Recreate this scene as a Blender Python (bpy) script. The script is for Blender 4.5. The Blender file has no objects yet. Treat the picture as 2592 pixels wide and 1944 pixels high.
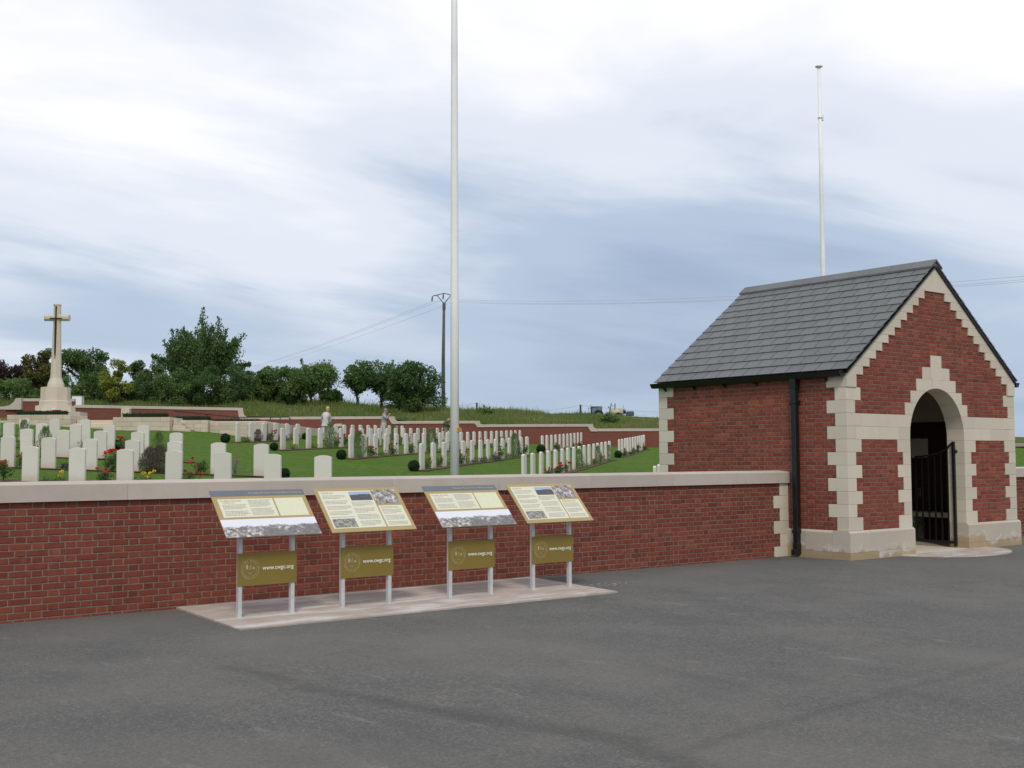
import bpy, bmesh, math, random
import numpy as np
from mathutils import Vector, Matrix

random.seed(11)
RNG = np.random.default_rng(11)
scene = bpy.context.scene
COL = scene.collection
R = math.radians

# ---------------------------------------------------------------- camera
CAM = Vector((-16.5158, -11.8201, 1.7066))
YAW, PITCH, ROLL = 0.6722, 0.0629, -0.0040
FWD = Vector((math.sin(YAW) * math.cos(PITCH), math.cos(YAW) * math.cos(PITCH), math.sin(PITCH)))
RGT = Vector((math.cos(YAW), -math.sin(YAW), 0))
UPV = RGT.cross(FWD)
r2 = RGT * math.cos(ROLL) + UPV * math.sin(ROLL)
u2 = -RGT * math.sin(ROLL) + UPV * math.cos(ROLL)
cam_data = bpy.data.cameras.new('camera')
cam_data.sensor_width = 36.0
cam_data.sensor_fit = 'HORIZONTAL'
cam_data.lens = 2975.8 / 2592 * 36.0
cam_data.clip_start = 0.1
cam_data.clip_end = 9000
cam = bpy.data.objects.new('camera', cam_data)
COL.objects.link(cam)
cam.matrix_world = Matrix(((r2.x, u2.x, -FWD.x, CAM.x), (r2.y, u2.y, -FWD.y, CAM.y), (r2.z, u2.z, -FWD.z, CAM.z), (0, 0, 0, 1)))
scene.camera = cam

# ---------------------------------------------------------------- sky and sun
SUN_HEADING = R(216)      # from +Y towards +X
SUN_ELEV = R(48)
world = bpy.data.worlds.new('World')
scene.world = world
world.use_nodes = True
wt = world.node_tree
wt.nodes.clear()


def wn(t, **kw):
    n = wt.nodes.new(t)
    for k, v in kw.items():
        setattr(n, k, v)
    return n


sky = wn('ShaderNodeTexSky', sky_type='NISHITA', sun_disc=False)
sky.sun_elevation = SUN_ELEV
sky.sun_rotation = SUN_HEADING
sky.air_density = 1.2
sky.dust_density = 2.0
tc = wn('ShaderNodeTexCoord')
sep = wn('ShaderNodeSeparateXYZ')
wt.links.new(tc.outputs['Generated'], sep.inputs[0])
zabs = wn('ShaderNodeMath', operation='ABSOLUTE')
wt.links.new(sep.outputs['Z'], zabs.inputs[0])
zo = wn('ShaderNodeMath', operation='ADD')
wt.links.new(zabs.outputs[0], zo.inputs[0])
zo.inputs[1].default_value = 0.16
dv = []
for ax in 'XY':
    d = wn('ShaderNodeMath', operation='DIVIDE')
    wt.links.new(sep.outputs[ax], d.inputs[0])
    wt.links.new(zo.outputs[0], d.inputs[1])
    dv.append(d)
cmb = wn('ShaderNodeCombineXYZ')
wt.links.new(dv[0].outputs[0], cmb.inputs[0])
wt.links.new(dv[1].outputs[0], cmb.inputs[1])


def cloud_layer(loc, rot, scl, noise_scale, detail, rough, dist):
    mp = wn('ShaderNodeMapping')
    mp.inputs['Location'].default_value = loc
    mp.inputs['Rotation'].default_value = rot
    mp.inputs['Scale'].default_value = scl
    wt.links.new(cmb.outputs[0], mp.inputs[0])
    nz = wn('ShaderNodeTexNoise')
    nz.inputs['Scale'].default_value = noise_scale
    nz.inputs['Detail'].default_value = detail
    nz.inputs['Roughness'].default_value = rough
    nz.inputs['Distortion'].default_value = dist
    wt.links.new(mp.outputs[0], nz.inputs['Vector'])
    return nz.outputs['Fac']


CLOUD_LOC = (-14.63, 13.9, 0.0)
n1 = cloud_layer(CLOUD_LOC, (0, 0, R(20)), (0.8, 1.0, 1), 0.42, 3.5, 0.48, 0.5)
n2 = cloud_layer((7.0, 3.0, 1.0), (0, 0, R(25)), (0.55, 1.2, 1), 1.25, 6.0, 0.55, 0.4)
mixn = wn('ShaderNodeMix', data_type='FLOAT')
mixn.inputs[0].default_value = 0.36
wt.links.new(n1, mixn.inputs[2])
wt.links.new(n2, mixn.inputs[3])
# cloud thins into a smooth pale haze towards the horizon and closes up overhead


def map_z(z0, z1, v0, v1):
    q = wn('ShaderNodeMapRange')
    q.interpolation_type = 'SMOOTHSTEP'
    for nm_, v_ in (('From Min', z0), ('From Max', z1), ('To Min', v0), ('To Max', v1)):
        q.inputs[nm_].default_value = v_
    wt.links.new(zabs.outputs[0], q.inputs['Value'])
    return q.outputs[0]


def wmath(op, a_, b_):
    q = wn('ShaderNodeMath', operation=op)
    for i_, v_ in enumerate((a_, b_)):
        if isinstance(v_, bpy.types.NodeSocket):
            wt.links.new(v_, q.inputs[i_])
        else:
            q.inputs[i_].default_value = v_
    return q.outputs[0]


dev = wmath('MULTIPLY', wmath('SUBTRACT', mixn.outputs[0], 0.5), map_z(0.0, 0.28, 1.0, 2.6))
val = wmath('ADD', wmath('ADD', dev, 0.5), map_z(0.02, 0.40, -0.12, 0.20))
ramp = wn('ShaderNodeValToRGB')
ramp.color_ramp.interpolation = 'EASE'
e = ramp.color_ramp.elements
e[0].position = 0.20
e[0].color = (0.33, 0.42, 0.58, 1)
e[1].position = 0.92
e[1].color = (1.02, 1.02, 1.03, 1)
m_ = ramp.color_ramp.elements.new(0.45)
m_.color = (0.46, 0.555, 0.70, 1)
m_ = ramp.color_ramp.elements.new(0.66)
m_.color = (0.76, 0.80, 0.89, 1)
wt.links.new(val, ramp.inputs[0])
mul = wn('ShaderNodeVectorMath', operation='SCALE')
mul.inputs['Scale'].default_value = 10.0
wt.links.new(ramp.outputs[0], mul.inputs[0])
mixc = wn('ShaderNodeMix', data_type='RGBA')
mixc.inputs[0].default_value = 0.93
wt.links.new(sky.outputs[0], mixc.inputs[6])
wt.links.new(mul.outputs[0], mixc.inputs[7])
bg = wn('ShaderNodeBackground')
bg.inputs['Strength'].default_value = 0.1
wt.links.new(mixc.outputs[2], bg.inputs['Color'])
wo = wn('ShaderNodeOutputWorld')
wt.links.new(bg.outputs[0], wo.inputs[0])

sun_data = bpy.data.lights.new('sun', 'SUN')
sun_data.energy = 1.5
sun_data.angle = R(11)
sun_data.color = (1.0, 0.92, 0.80)
sun = bpy.data.objects.new('sun', sun_data)
COL.objects.link(sun)
sd = Vector((math.sin(SUN_HEADING) * math.cos(SUN_ELEV), math.cos(SUN_HEADING) * math.cos(SUN_ELEV), math.sin(SUN_ELEV)))
sun.rotation_euler = sd.to_track_quat('Z', 'Y').to_euler()
sun.location = (0, -20, 40)

scene.view_settings.view_transform = 'Standard'
scene.view_settings.look = 'None'
scene.view_settings.exposure = 0.10
scene.view_settings.gamma = 1.0
scene.view_settings.use_curve_mapping = False
scene.render.engine = 'CYCLES'
scene.cycles.max_bounces = 8
scene.cycles.use_denoising = True

# ---------------------------------------------------------------- materials


class Mat:
    """small wrapper that builds a Principled material from procedural nodes"""

    def __init__(self, name, color=(0.5, 0.5, 0.5), rough=0.8, metallic=0.0, spec=0.3):
        self.m = bpy.data.materials.new(name)
        self.m.use_nodes = True
        self.t = self.m.node_tree
        self.b = self.t.nodes['Principled BSDF']
        self.b.inputs['Base Color'].default_value = (*color, 1)
        self.b.inputs['Roughness'].default_value = rough
        self.b.inputs['Metallic'].default_value = metallic
        self.b.inputs['Specular IOR Level'].default_value = spec
        self.col = None
        self.base = color

    def n(self, t, **kw):
        x = self.t.nodes.new(t)
        for k, v in kw.items():
            setattr(x, k, v)
        return x

    def link(self, a, b):
        self.t.links.new(a, b)

    def pos(self):
        if not hasattr(self, '_pos'):
            self._pos = self.n('ShaderNodeNewGeometry').outputs['Position']
        return self._pos

    def obj(self):
        if not hasattr(self, '_obj'):
            self._obj = self.n('ShaderNodeTexCoord').outputs['Object']
        return self._obj

    def noise(self, scale, detail=4, rough=0.55, dist=0.0, vec=None, stretch=None):
        v = vec or self.pos()
        if stretch:
            mp = self.n('ShaderNodeMapping')
            mp.inputs['Scale'].default_value = stretch
            self.link(v, mp.inputs[0])
            v = mp.outputs[0]
        x = self.n('ShaderNodeTexNoise')
        x.inputs['Scale'].default_value = scale
        x.inputs['Detail'].default_value = detail
        x.inputs['Roughness'].default_value = rough
        x.inputs['Distortion'].default_value = dist
        self.link(v, x.inputs['Vector'])
        return x.outputs['Fac']

    def ramp(self, fac, stops, interp='LINEAR'):
        r = self.n('ShaderNodeValToRGB')
        r.color_ramp.interpolation = interp
        els = r.color_ramp.elements
        while len(els) > 1:
            els.remove(els[-1])
        for i, (p, c) in enumerate(stops):
            if not hasattr(c, '__len__'):
                c = (c, c, c)
            el = els[0] if i == 0 else els.new(p)
            el.position = p
            el.color = (*c, 1)
        self.link(fac, r.inputs[0])
        return r.outputs[0]

    def mix(self, fac, a, b, blend='MIX'):
        x = self.n('ShaderNodeMix', data_type='RGBA', blend_type=blend)
        for i, v in ((0, fac), (6, a), (7, b)):
            if hasattr(v, 'is_linked') or isinstance(v, bpy.types.NodeSocket):
                self.link(v, x.inputs[i])
            elif i == 0:
                x.inputs[0].default_value = v
            else:
                x.inputs[i].default_value = (*v, 1)
        return x.outputs[2]

    def math(self, op, a, b=0.0, c=None):
        x = self.n('ShaderNodeMath', operation=op)
        for i, v in enumerate((a, b) if c is None else (a, b, c)):
            if isinstance(v, bpy.types.NodeSocket):
                self.link(v, x.inputs[i])
            else:
                x.inputs[i].default_value = v
        return x.outputs[0]

    def attr(self, name):
        x = self.n('ShaderNodeAttribute')
        x.attribute_name = name
        return x.outputs['Fac']

    def rand(self):
        return self.n('ShaderNodeObjectInfo').outputs['Random']

    def sep(self, v):
        s = self.n('ShaderNodeSeparateXYZ')
        self.link(v, s.inputs[0])
        return s.outputs

    def color(self, sock):
        self.link(sock, self.b.inputs['Base Color'])
        return self

    def bump(self, fac, strength=0.3, dist=0.01):
        x = self.n('ShaderNodeBump')
        x.inputs['Strength'].default_value = strength
        x.inputs['Distance'].default_value = dist
        self.link(fac, x.inputs['Height'])
        self.link(x.outputs[0], self.b.inputs['Normal'])
        return self


MAT = {}


def simple(name, color, rough=0.7, metallic=0.0, var=0.12, scale=6.0, spec=0.3):
    k = Mat(name, color, rough, metallic, spec)
    lo = tuple(c * (1 - var) for c in color)
    hi = tuple(min(1, c * (1 + var)) for c in color)
    k.color(k.ramp(k.noise(scale, 4), [(0.3, lo), (0.7, hi)]))
    MAT[name] = k.m
    return k


# fired clay brick: each brick carries its own tone
k = Mat('brick', rough=0.92, spec=0.15)
tone = k.attr('tone')
c = k.ramp(tone, [(0.0, (0.130, 0.040, 0.030)), (0.3, (0.185, 0.051, 0.035)), (0.6, (0.230, 0.063, 0.041)), (0.85, (0.280, 0.079, 0.050)), (1.0, (0.345, 0.098, 0.054))])
c = k.mix(k.ramp(k.noise(9, 3), [(0.46, 0.0), (0.72, 0.45)]), c, (0.110, 0.034, 0.032))
c = k.mix(k.ramp(k.noise(60, 3), [(0.5, 0.0), (0.75, 0.25)]), c, (0.29, 0.085, 0.055))
c = k.mix(k.ramp(k.noise(2.3, 6, 0.7), [(0.63, 0.0), (0.74, 0.26)]), c, (0.42, 0.25, 0.20))
k.color(c)
k.bump(k.noise(170, 4), 0.5, 0.004)
MAT['brick'] = k.m

k = Mat('mortar', rough=0.95, spec=0.1)
k.color(k.ramp(k.noise(25, 4), [(0.3, (0.175, 0.138, 0.106)), (0.7, (0.275, 0.222, 0.175))]))
k.bump(k.noise(200, 3), 0.4, 0.003)
MAT['mortar'] = k.m

# far or hidden brickwork, pieces too small to tell apart
k = Mat('far_brick', rough=0.92, spec=0.15)
bt = k.n('ShaderNodeTexBrick')
bt.inputs['Scale'].default_value = 1.0
bt.inputs['Brick Width'].default_value = 0.175
bt.inputs['Row Height'].default_value = 0.0725
bt.inputs['Mortar Size'].default_value = 0.007
bt.inputs['Color1'].default_value = (0.22, 0.056, 0.040, 1)
bt.inputs['Color2'].default_value = (0.175, 0.046, 0.036, 1)
bt.inputs['Mortar'].default_value = (0.24, 0.16, 0.12, 1)
s = k.sep(k.obj())
cb = k.n('ShaderNodeCombineXYZ')
k.link(s[0], cb.inputs[0])
k.link(s[2], cb.inputs[1])
k.link(cb.outputs[0], bt.inputs['Vector'])
k.color(k.mix(k.ramp(k.noise(1.5, 5), [(0.4, 0.0), (0.75, 0.4)]), bt.outputs['Color'], (0.19, 0.055, 0.048)))
MAT['far_brick'] = k.m

# gatehouse lining brick, with the shade of the interior put into its colour
k = Mat('shaded_brick', rough=0.9, spec=0.15)
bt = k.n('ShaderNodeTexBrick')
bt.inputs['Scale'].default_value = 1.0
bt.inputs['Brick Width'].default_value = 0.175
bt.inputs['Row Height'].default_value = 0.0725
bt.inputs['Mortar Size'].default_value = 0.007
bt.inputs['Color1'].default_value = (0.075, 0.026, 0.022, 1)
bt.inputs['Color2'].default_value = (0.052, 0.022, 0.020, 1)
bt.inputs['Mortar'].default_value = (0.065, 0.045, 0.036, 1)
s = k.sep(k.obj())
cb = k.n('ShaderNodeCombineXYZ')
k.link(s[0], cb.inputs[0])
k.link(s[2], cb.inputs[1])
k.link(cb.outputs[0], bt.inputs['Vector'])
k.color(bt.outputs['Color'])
MAT['shaded_brick'] = k.m

# pale limestone
def stone(name, base, stain, bottom=None, rand_amt=0.16):
    k = Mat(name, rough=0.85, spec=0.2)
    dark = tuple(x * (1 - rand_amt) for x in base)
    c = k.mix(k.rand(), dark, base)
    c = k.mix(k.ramp(k.noise(3.2, 6, 0.6), [(0.45, 0.0), (0.75, 0.45)]), c, stain)
    c = k.mix(k.ramp(k.noise(45, 4, 0.6), [(0.45, 0.0), (0.8, 0.25)]), c, tuple(x * 0.7 for x in base))
    k.color(c)
    k.bump(k.noise(90, 4), 0.25, 0.004)
    MAT[name] = k.m
    return k


stone('limestone', (0.70, 0.63, 0.505), (0.60, 0.52, 0.39))
stone('coping_stone', (0.56, 0.49, 0.42), (0.43, 0.36, 0.30), rand_amt=0.1)
stone('far_stone', (0.64, 0.55, 0.43), (0.48, 0.36, 0.24))
stone('cross_stone', (0.64, 0.56, 0.45), (0.54, 0.46, 0.36), rand_amt=0.05)

# plinth: damp ochre stain from the foot with chalky efflorescence along its rim
k = Mat('plinth_stone', rough=0.85, spec=0.2)
p = k.sep(k.pos())
wob = k.math('ADD', k.math('MULTIPLY', k.noise(1.9, 6, 0.7, dist=0.8), 0.75), k.math('MULTIPLY', k.rand(), 0.18))
lvl = k.math('ADD', p[2], k.math('MULTIPLY', k.math('SUBTRACT', wob, 0.45), 0.85))
c = k.mix(k.rand(), (0.50, 0.44, 0.35), (0.56, 0.50, 0.41))
c = k.mix(k.ramp(lvl, [(0.02, 0.95), (0.14, 0.75), (0.20, 0.0)]), c, (0.40, 0.295, 0.17))
rim = k.ramp(lvl, [(0.165, 0.0), (0.19, 1.0), (0.21, 1.0), (0.30, 0.0)])
rim = k.math('MULTIPLY', rim, k.ramp(k.noise(4, 5, 0.75), [(0.47, 0.0), (0.62, 0.75)]))
c = k.mix(rim, c, (0.70, 0.68, 0.65))
c = k.mix(k.ramp(k.noise(50, 4), [(0.45, 0.0), (0.8, 0.3)]), c, (0.36, 0.30, 0.21))
k.color(c)
k.bump(k.noise(90, 4), 0.25, 0.004)
MAT['plinth_stone'] = k.m

# white headstones, browned by soil splash at the foot
k = Mat('headstone_stone', rough=0.8, spec=0.25)
o = k.sep(k.obj())
c = k.mix(k.rand(), (0.65, 0.615, 0.545), (0.72, 0.685, 0.615))
lv = k.math('ADD', o[2], k.math('MULTIPLY', k.noise(7, 4), 0.16))
c = k.mix(k.ramp(lv, [(0.10, 0.75), (0.30, 0.0)]), c, (0.55, 0.44, 0.33))
c = k.mix(k.ramp(k.noise(5, 5), [(0.5, 0.0), (0.8, 0.3)]), c, (0.55, 0.53, 0.46))
k.color(c)
MAT['headstone_stone'] = k.m

# roof slate
k = Mat('slate', rough=0.46, spec=0.4)
c = k.mix(k.rand(), (0.128, 0.132, 0.130), (0.160, 0.163, 0.158))
c = k.mix(k.ramp(k.noise(7, 5, 0.6), [(0.4, 0.0), (0.75, 0.5)]), c, (0.172, 0.172, 0.164))
k.color(c)
k.bump(k.noise(40, 5), 0.3, 0.004)
MAT['slate'] = k.m

# asphalt: stone chips, dusty patches, two damp tyre-like streaks meeting near the camera
k = Mat('asphalt', rough=0.88, spec=0.25)
p = k.pos()
sx = k.sep(p)
v = k.noise(38, 4, 0.75)
c = k.ramp(v, [(0.33, (0.070, 0.067, 0.062)), (0.46, (0.130, 0.124, 0.113)), (0.56, (0.168, 0.158, 0.142)), (0.68, (0.29, 0.272, 0.24))])
c = k.mix(k.ramp(k.noise(85, 2, 0.7), [(0.34, 0.8), (0.46, 0.0)]), c, (0.055, 0.053, 0.050))
c = k.mix(k.ramp(k.noise(95, 2, 0.7), [(0.58, 0.0), (0.68, 0.7)]), c, (0.33, 0.31, 0.28))
c = k.mix(k.ramp(k.noise(13, 3, 0.7), [(0.36, 0.5), (0.55, 0.0)]), c, (0.085, 0.083, 0.079))
c = k.mix(k.ramp(k.noise(300, 2, 0.6), [(0.30, 0.75), (0.52, 0.0)]), c, (0.050, 0.050, 0.050))
c = k.mix(k.ramp(k.noise(420, 2, 0.6), [(0.60, 0.0), (0.74, 0.8)]), c, (0.27, 0.26, 0.245))
c = k.mix(k.ramp(k.noise(0.75, 6, 0.62), [(0.44, 0.0), (0.72, 0.45)]), c, (0.205, 0.188, 0.165))
c = k.mix(k.ramp(k.noise(1.6, 6, 0.65, stretch=(1.0, 0.5, 1)), [(0.50, 0.0), (0.78, 0.5)]), c, (0.072, 0.072, 0.073))
c = k.mix(k.ramp(k.noise(0.22, 4, 0.55, dist=0.5), [(0.42, 0.0), (0.62, 0.40)]), c, (0.185, 0.172, 0.149))
c = k.mix(k.ramp(k.noise(3.1, 5, 0.7, stretch=(1.6, 0.55, 1)), [(0.60, 0.0), (0.70, 0.55)]), c, (0.25, 0.228, 0.195))
c = k.mix(k.ramp(k.noise(5.5, 4, 0.6), [(0.66, 0.0), (0.76, 0.30)]), c, (0.24, 0.215, 0.185))


def seg(k, a, b, width, wob):
    """0..1 mask along a segment of the ground"""
    ax, ay = a
    bx_, by_ = b
    L = math.hypot(bx_ - ax, by_ - ay)
    ux, uy = (bx_ - ax) / L, (by_ - ay) / L
    dx = k.math('SUBTRACT', sx[0], ax)
    dy = k.math('SUBTRACT', sx[1], ay)
    t = k.math('ADD', k.math('MULTIPLY', dx, ux), k.math('MULTIPLY', dy, uy))
    q = k.math('ADD', k.math('MULTIPLY', dx, -uy), k.math('MULTIPLY', dy, ux))
    q = k.math('ABSOLUTE', k.math('ADD', q, wob))
    m = k.ramp(k.math('DIVIDE', q, width), [(0.0, 1.0), (0.35, 0.8), (1.0, 0.0)])
    e0 = k.ramp(k.math('DIVIDE', t, L), [(0.0, 0.0), (0.08, 1.0), (0.95, 1.0), (1.0, 0.0)])
    return k.math('MULTIPLY', m, e0)


wob = k.math('MULTIPLY', k.math('SUBTRACT', k.noise(1.9, 6, 0.7), 0.5), 0.42)
mask = None
for a, b, w_, st in (((-12.25, -2.6), (-12.12, -4.4), 0.10, 0.8), ((-12.14, -4.2), (-11.80, -5.55), 0.11, 1.0), ((-11.85, -5.35), (-11.42, -6.75), 0.10, 1.0), ((-11.5, -6.5), (-11.7, -7.6), 0.12, 0.9), ((-6.4, -6.55), (-9.4, -6.8), 0.05, 0.5), ((-9.2, -6.78), (-11.6, -6.95), 0.06, 0.6)):
    mk = k.math('MULTIPLY', seg(k, a, b, w_ * 1.6, wob), st)
    mask = mk if mask is None else k.math('MAXIMUM', mask, mk)
brk = k.ramp(k.noise(3.0, 4, 0.6), [(0.32, 0.35), (0.6, 1.0)])
c = k.mix(k.math('MULTIPLY', k.math('MULTIPLY', mask, brk), 0.55), c, (0.056, 0.052, 0.047))
foot = k.ramp(k.math('ADD', sx[1], k.math('MULTIPLY', k.noise(7, 4, 0.7), 0.22)), [(1.19, 0.0), (1.29, 0.55)])
c = k.mix(k.math('MULTIPLY', foot, k.ramp(k.noise(22, 4, 0.7), [(0.40, 0.15), (0.60, 1.0)])), c, (0.30, 0.265, 0.215))
fx = k.math('SUBTRACT', sx[0], -5.50)
fy = k.math('SUBTRACT', sx[1], -0.12)
rr_ = k.math('SQRT', k.math('ADD', k.math('MULTIPLY', fx, fx), k.math('MULTIPLY', k.math('MULTIPLY', fy, fy), 3.0)))
fl = k.math('MULTIPLY', k.ramp(rr_, [(0.25, 1.0), (0.55, 0.0)]), k.ramp(k.noise(15, 2, 0.5), [(0.60, 0.0), (0.66, 1.0)]))
c = k.mix(fl, c, (0.62, 0.60, 0.57))
k.color(c)
k.bump(k.math('ADD', k.noise(300, 3, 0.6), k.math('MULTIPLY', k.noise(60, 3), 0.8)), 0.6, 0.006)
MAT['asphalt'] = k.m

# concrete slab: pinkish, chalky streaks
k = Mat('concrete', rough=0.9, spec=0.2)
c = k.ramp(k.noise(4, 5), [(0.3, (0.42, 0.345, 0.29)), (0.7, (0.52, 0.44, 0.375))])
c = k.mix(k.ramp(k.noise(2.4, 6, 0.65, dist=0.6, stretch=(0.45, 1.6, 1)), [(0.50, 0.0), (0.64, 0.75)]), c, (0.68, 0.65, 0.63))
c = k.mix(k.ramp(k.noise(30, 4), [(0.5, 0.0), (0.8, 0.3)]), c, (0.36, 0.30, 0.25))
k.color(c)
k.bump(k.noise(120, 4), 0.3, 0.004)
MAT['concrete'] = k.m

# lawn
k = Mat('lawn', rough=0.95, spec=0.1)
c = k.ramp(k.noise(0.55, 5, 0.6), [(0.3, (0.082, 0.162, 0.015)), (0.7, (0.122, 0.212, 0.020))])
c = k.mix(k.ramp(k.noise(0.18, 4, 0.6), [(0.42, 0.0), (0.62, 0.45)]), c, (0.125, 0.175, 0.030))
c = k.mix(k.ramp(k.noise(5, 5, 0.75), [(0.38, 0.75), (0.56, 0.0)]), c, (0.046, 0.094, 0.013))
c = k.mix(k.ramp(k.noise(16, 4, 0.75), [(0.40, 0.7), (0.50, 0.0)]), c, (0.040, 0.084, 0.012))
c = k.mix(k.ramp(k.noise(40, 3, 0.7), [(0.55, 0.0), (0.78, 0.5)]), c, (0.13, 0.20, 0.05))
k.color(c)
k.bump(k.noise(45, 4, 0.7), 0.8, 0.03)
MAT['lawn'] = k.m

k = Mat('rough_ground', rough=0.95, spec=0.1)
c = k.ramp(k.noise(0.35, 5, 0.6), [(0.3, (0.115, 0.140, 0.036)), (0.7, (0.18, 0.195, 0.055))])
c = k.mix(k.ramp(k.noise(0.8, 5, 0.65, stretch=(0.5, 1, 1)), [(0.52, 0.0), (0.7, 0.7)]), c, (0.13, 0.105, 0.05))
c = k.mix(k.ramp(k.noise(6, 4, 0.7), [(0.4, 0.5), (0.6, 0.0)]), c, (0.035, 0.055, 0.016))
k.color(c)
k.bump(k.noise(6, 5, 0.7), 1.0, 0.2)
MAT['rough_ground'] = k.m

simple('soil', (0.105, 0.062, 0.038), 0.95, var=0.35, scale=18)


def leafmat(name, stops, trans=0.35, rough=0.6):
    k = Mat(name, rough=rough, spec=0.25)
    c = k.ramp(k.attr('tone'), stops)
    c = k.mix(k.ramp(k.noise(2.0, 3), [(0.35, 0.45), (0.6, 0.0)]), c, tuple(x * 0.6 for x in stops[0][1]))
    k.color(c)
    tr = k.n('ShaderNodeBsdfTranslucent')
    k.link(c, tr.inputs['Color'])
    mx = k.n('ShaderNodeMixShader')
    mx.inputs[0].default_value = trans
    out = [n for n in k.t.nodes if n.type == 'OUTPUT_MATERIAL'][0]
    k.link(k.b.outputs[0], mx.inputs[1])
    k.link(tr.outputs[0], mx.inputs[2])
    k.link(mx.outputs[0], out.inputs['Surface'])
    MAT[name] = k.m


leafmat('leaf_dark', [(0, (0.057, 0.110, 0.037)), (0.6, (0.120, 0.209, 0.062)), (1, (0.209, 0.328, 0.095))])
leafmat('leaf_mid', [(0, (0.094, 0.161, 0.046)), (0.6, (0.188, 0.298, 0.084)), (1, (0.311, 0.441, 0.130))])
leafmat('leaf_lime', [(0, (0.15, 0.19, 0.026)), (0.6, (0.29, 0.33, 0.055)), (1, (0.42, 0.44, 0.10))])
leafmat('leaf_purple', [(0, (0.037, 0.026, 0.028)), (0.6, (0.078, 0.048, 0.048)), (1, (0.131, 0.085, 0.064))])
leafmat('leaf_olive', [(0, (0.070, 0.077, 0.027)), (0.6, (0.151, 0.151, 0.046)), (1, (0.281, 0.204, 0.074))])
leafmat('leaf_grey', [(0, (0.040, 0.070, 0.048)), (0.6, (0.090, 0.135, 0.105)), (1, (0.19, 0.24, 0.20))])
leafmat('leaf_silver', [(0, (0.20, 0.22, 0.17)), (1, (0.48, 0.48, 0.40))])
leafmat('leaf_feather', [(0, (0.10, 0.165, 0.050)), (1, (0.20, 0.29, 0.10))])
leafmat('leaf_heather', [(0, (0.085, 0.085, 0.055)), (1, (0.20, 0.14, 0.135))])
leafmat('leaf_box', [(0, (0.018, 0.043, 0.015)), (0.6, (0.035, 0.075, 0.022)), (1, (0.062, 0.115, 0.035))])
leafmat('grass_blade', [(0, (0.105, 0.160, 0.036)), (0.6, (0.180, 0.240, 0.058)), (0.92, (0.26, 0.265, 0.095)), (1, (0.46, 0.42, 0.26))], 0.4)
for nm, col in (('petal_red', (0.50, 0.012, 0.018)), ('petal_orange', (0.62, 0.11, 0.02)), ('petal_yellow', (0.72, 0.47, 0.03)), ('petal_pink', (0.68, 0.28, 0.30)), ('petal_white', (0.75, 0.73, 0.68)), ('petal_mauve', (0.18, 0.12, 0.26))):
    simple(nm, col, 0.6, var=0.25, scale=30)
simple('bark', (0.075, 0.058, 0.043), 0.95, var=0.4, scale=12)
simple('black_metal', (0.010, 0.010, 0.011), 0.42, var=0.1, spec=0.45)
simple('aluminium', (0.62, 0.62, 0.62), 0.45, metallic=0.25, var=0.1, scale=14)
simple('white_paint', (0.90, 0.90, 0.87), 0.45, var=0.05, scale=2)
simple('amber', (0.55, 0.27, 0.015), 0.5)
simple('board_tan', (0.44, 0.33, 0.145), 0.5, var=0.04)
simple('plaque_ochre', (0.235, 0.170, 0.036), 0.5, var=0.05)
simple('board_slate', (0.155, 0.18, 0.21), 0.5, var=0.04)
simple('board_cream', (0.74, 0.72, 0.56), 0.5, var=0.02)
simple('board_ink', (0.32, 0.31, 0.24), 0.7, var=0.05)
simple('board_heading', (0.40, 0.25, 0.12), 0.7, var=0.05)
simple('board_gold', (0.42, 0.36, 0.16), 0.6, var=0.05)
simple('board_back', (0.20, 0.19, 0.17), 0.6)
simple('letter_white', (0.80, 0.79, 0.70), 0.6, var=0.03)
simple('emblem_cream', (0.46, 0.40, 0.22), 0.6, var=0.03)
simple('plaster', (0.55, 0.49, 0.38), 0.9, var=0.08, scale=3)
simple('bronze', (0.030, 0.036, 0.030), 0.5, metallic=0.4)
simple('concrete_pole', (0.115, 0.110, 0.105), 0.9, var=0.2, scale=3)
simple('steel_grey', (0.22, 0.23, 0.24), 0.5, metallic=0.4)
simple('wire_grey', (0.50, 0.53, 0.58), 0.6)
simple('skin', (0.48, 0.26, 0.19), 0.6)
simple('hair_blonde', (0.55, 0.40, 0.18), 0.6, var=0.25, scale=40)
simple('hair_grey', (0.30, 0.25, 0.21), 0.7, var=0.25, scale=40)
simple('cloth_white', (0.62, 0.60, 0.58), 0.9, var=0.08)
simple('cloth_grey', (0.36, 0.36, 0.40), 0.9, var=0.1)
simple('cloth_cream', (0.56, 0.49, 0.45), 0.9, var=0.08)
simple('cloth_stone', (0.33, 0.32, 0.27), 0.9, var=0.1)
simple('cloth_blue', (0.25, 0.42, 0.68), 0.9, var=0.08)
simple('cloth_olive', (0.085, 0.105, 0.055), 0.9, var=0.35, scale=14)
simple('cloth_khaki', (0.25, 0.20, 0.13), 0.9, var=0.1)
simple('cloth_dark', (0.02, 0.02, 0.022), 0.9)
simple('tractor_green', (0.035, 0.075, 0.065), 0.5)
simple('tank_cream', (0.52, 0.48, 0.33), 0.6, var=0.1)
simple('tyre', (0.015, 0.015, 0.015), 0.9)
simple('sprayer_blue', (0.07, 0.10, 0.15), 0.5)
k = Mat('cab_glass', (0.30, 0.42, 0.48), 0.1, spec=0.5)
k.b.inputs['Transmission Weight'].default_value = 0.6
MAT['cab_glass'] = k.m

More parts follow.
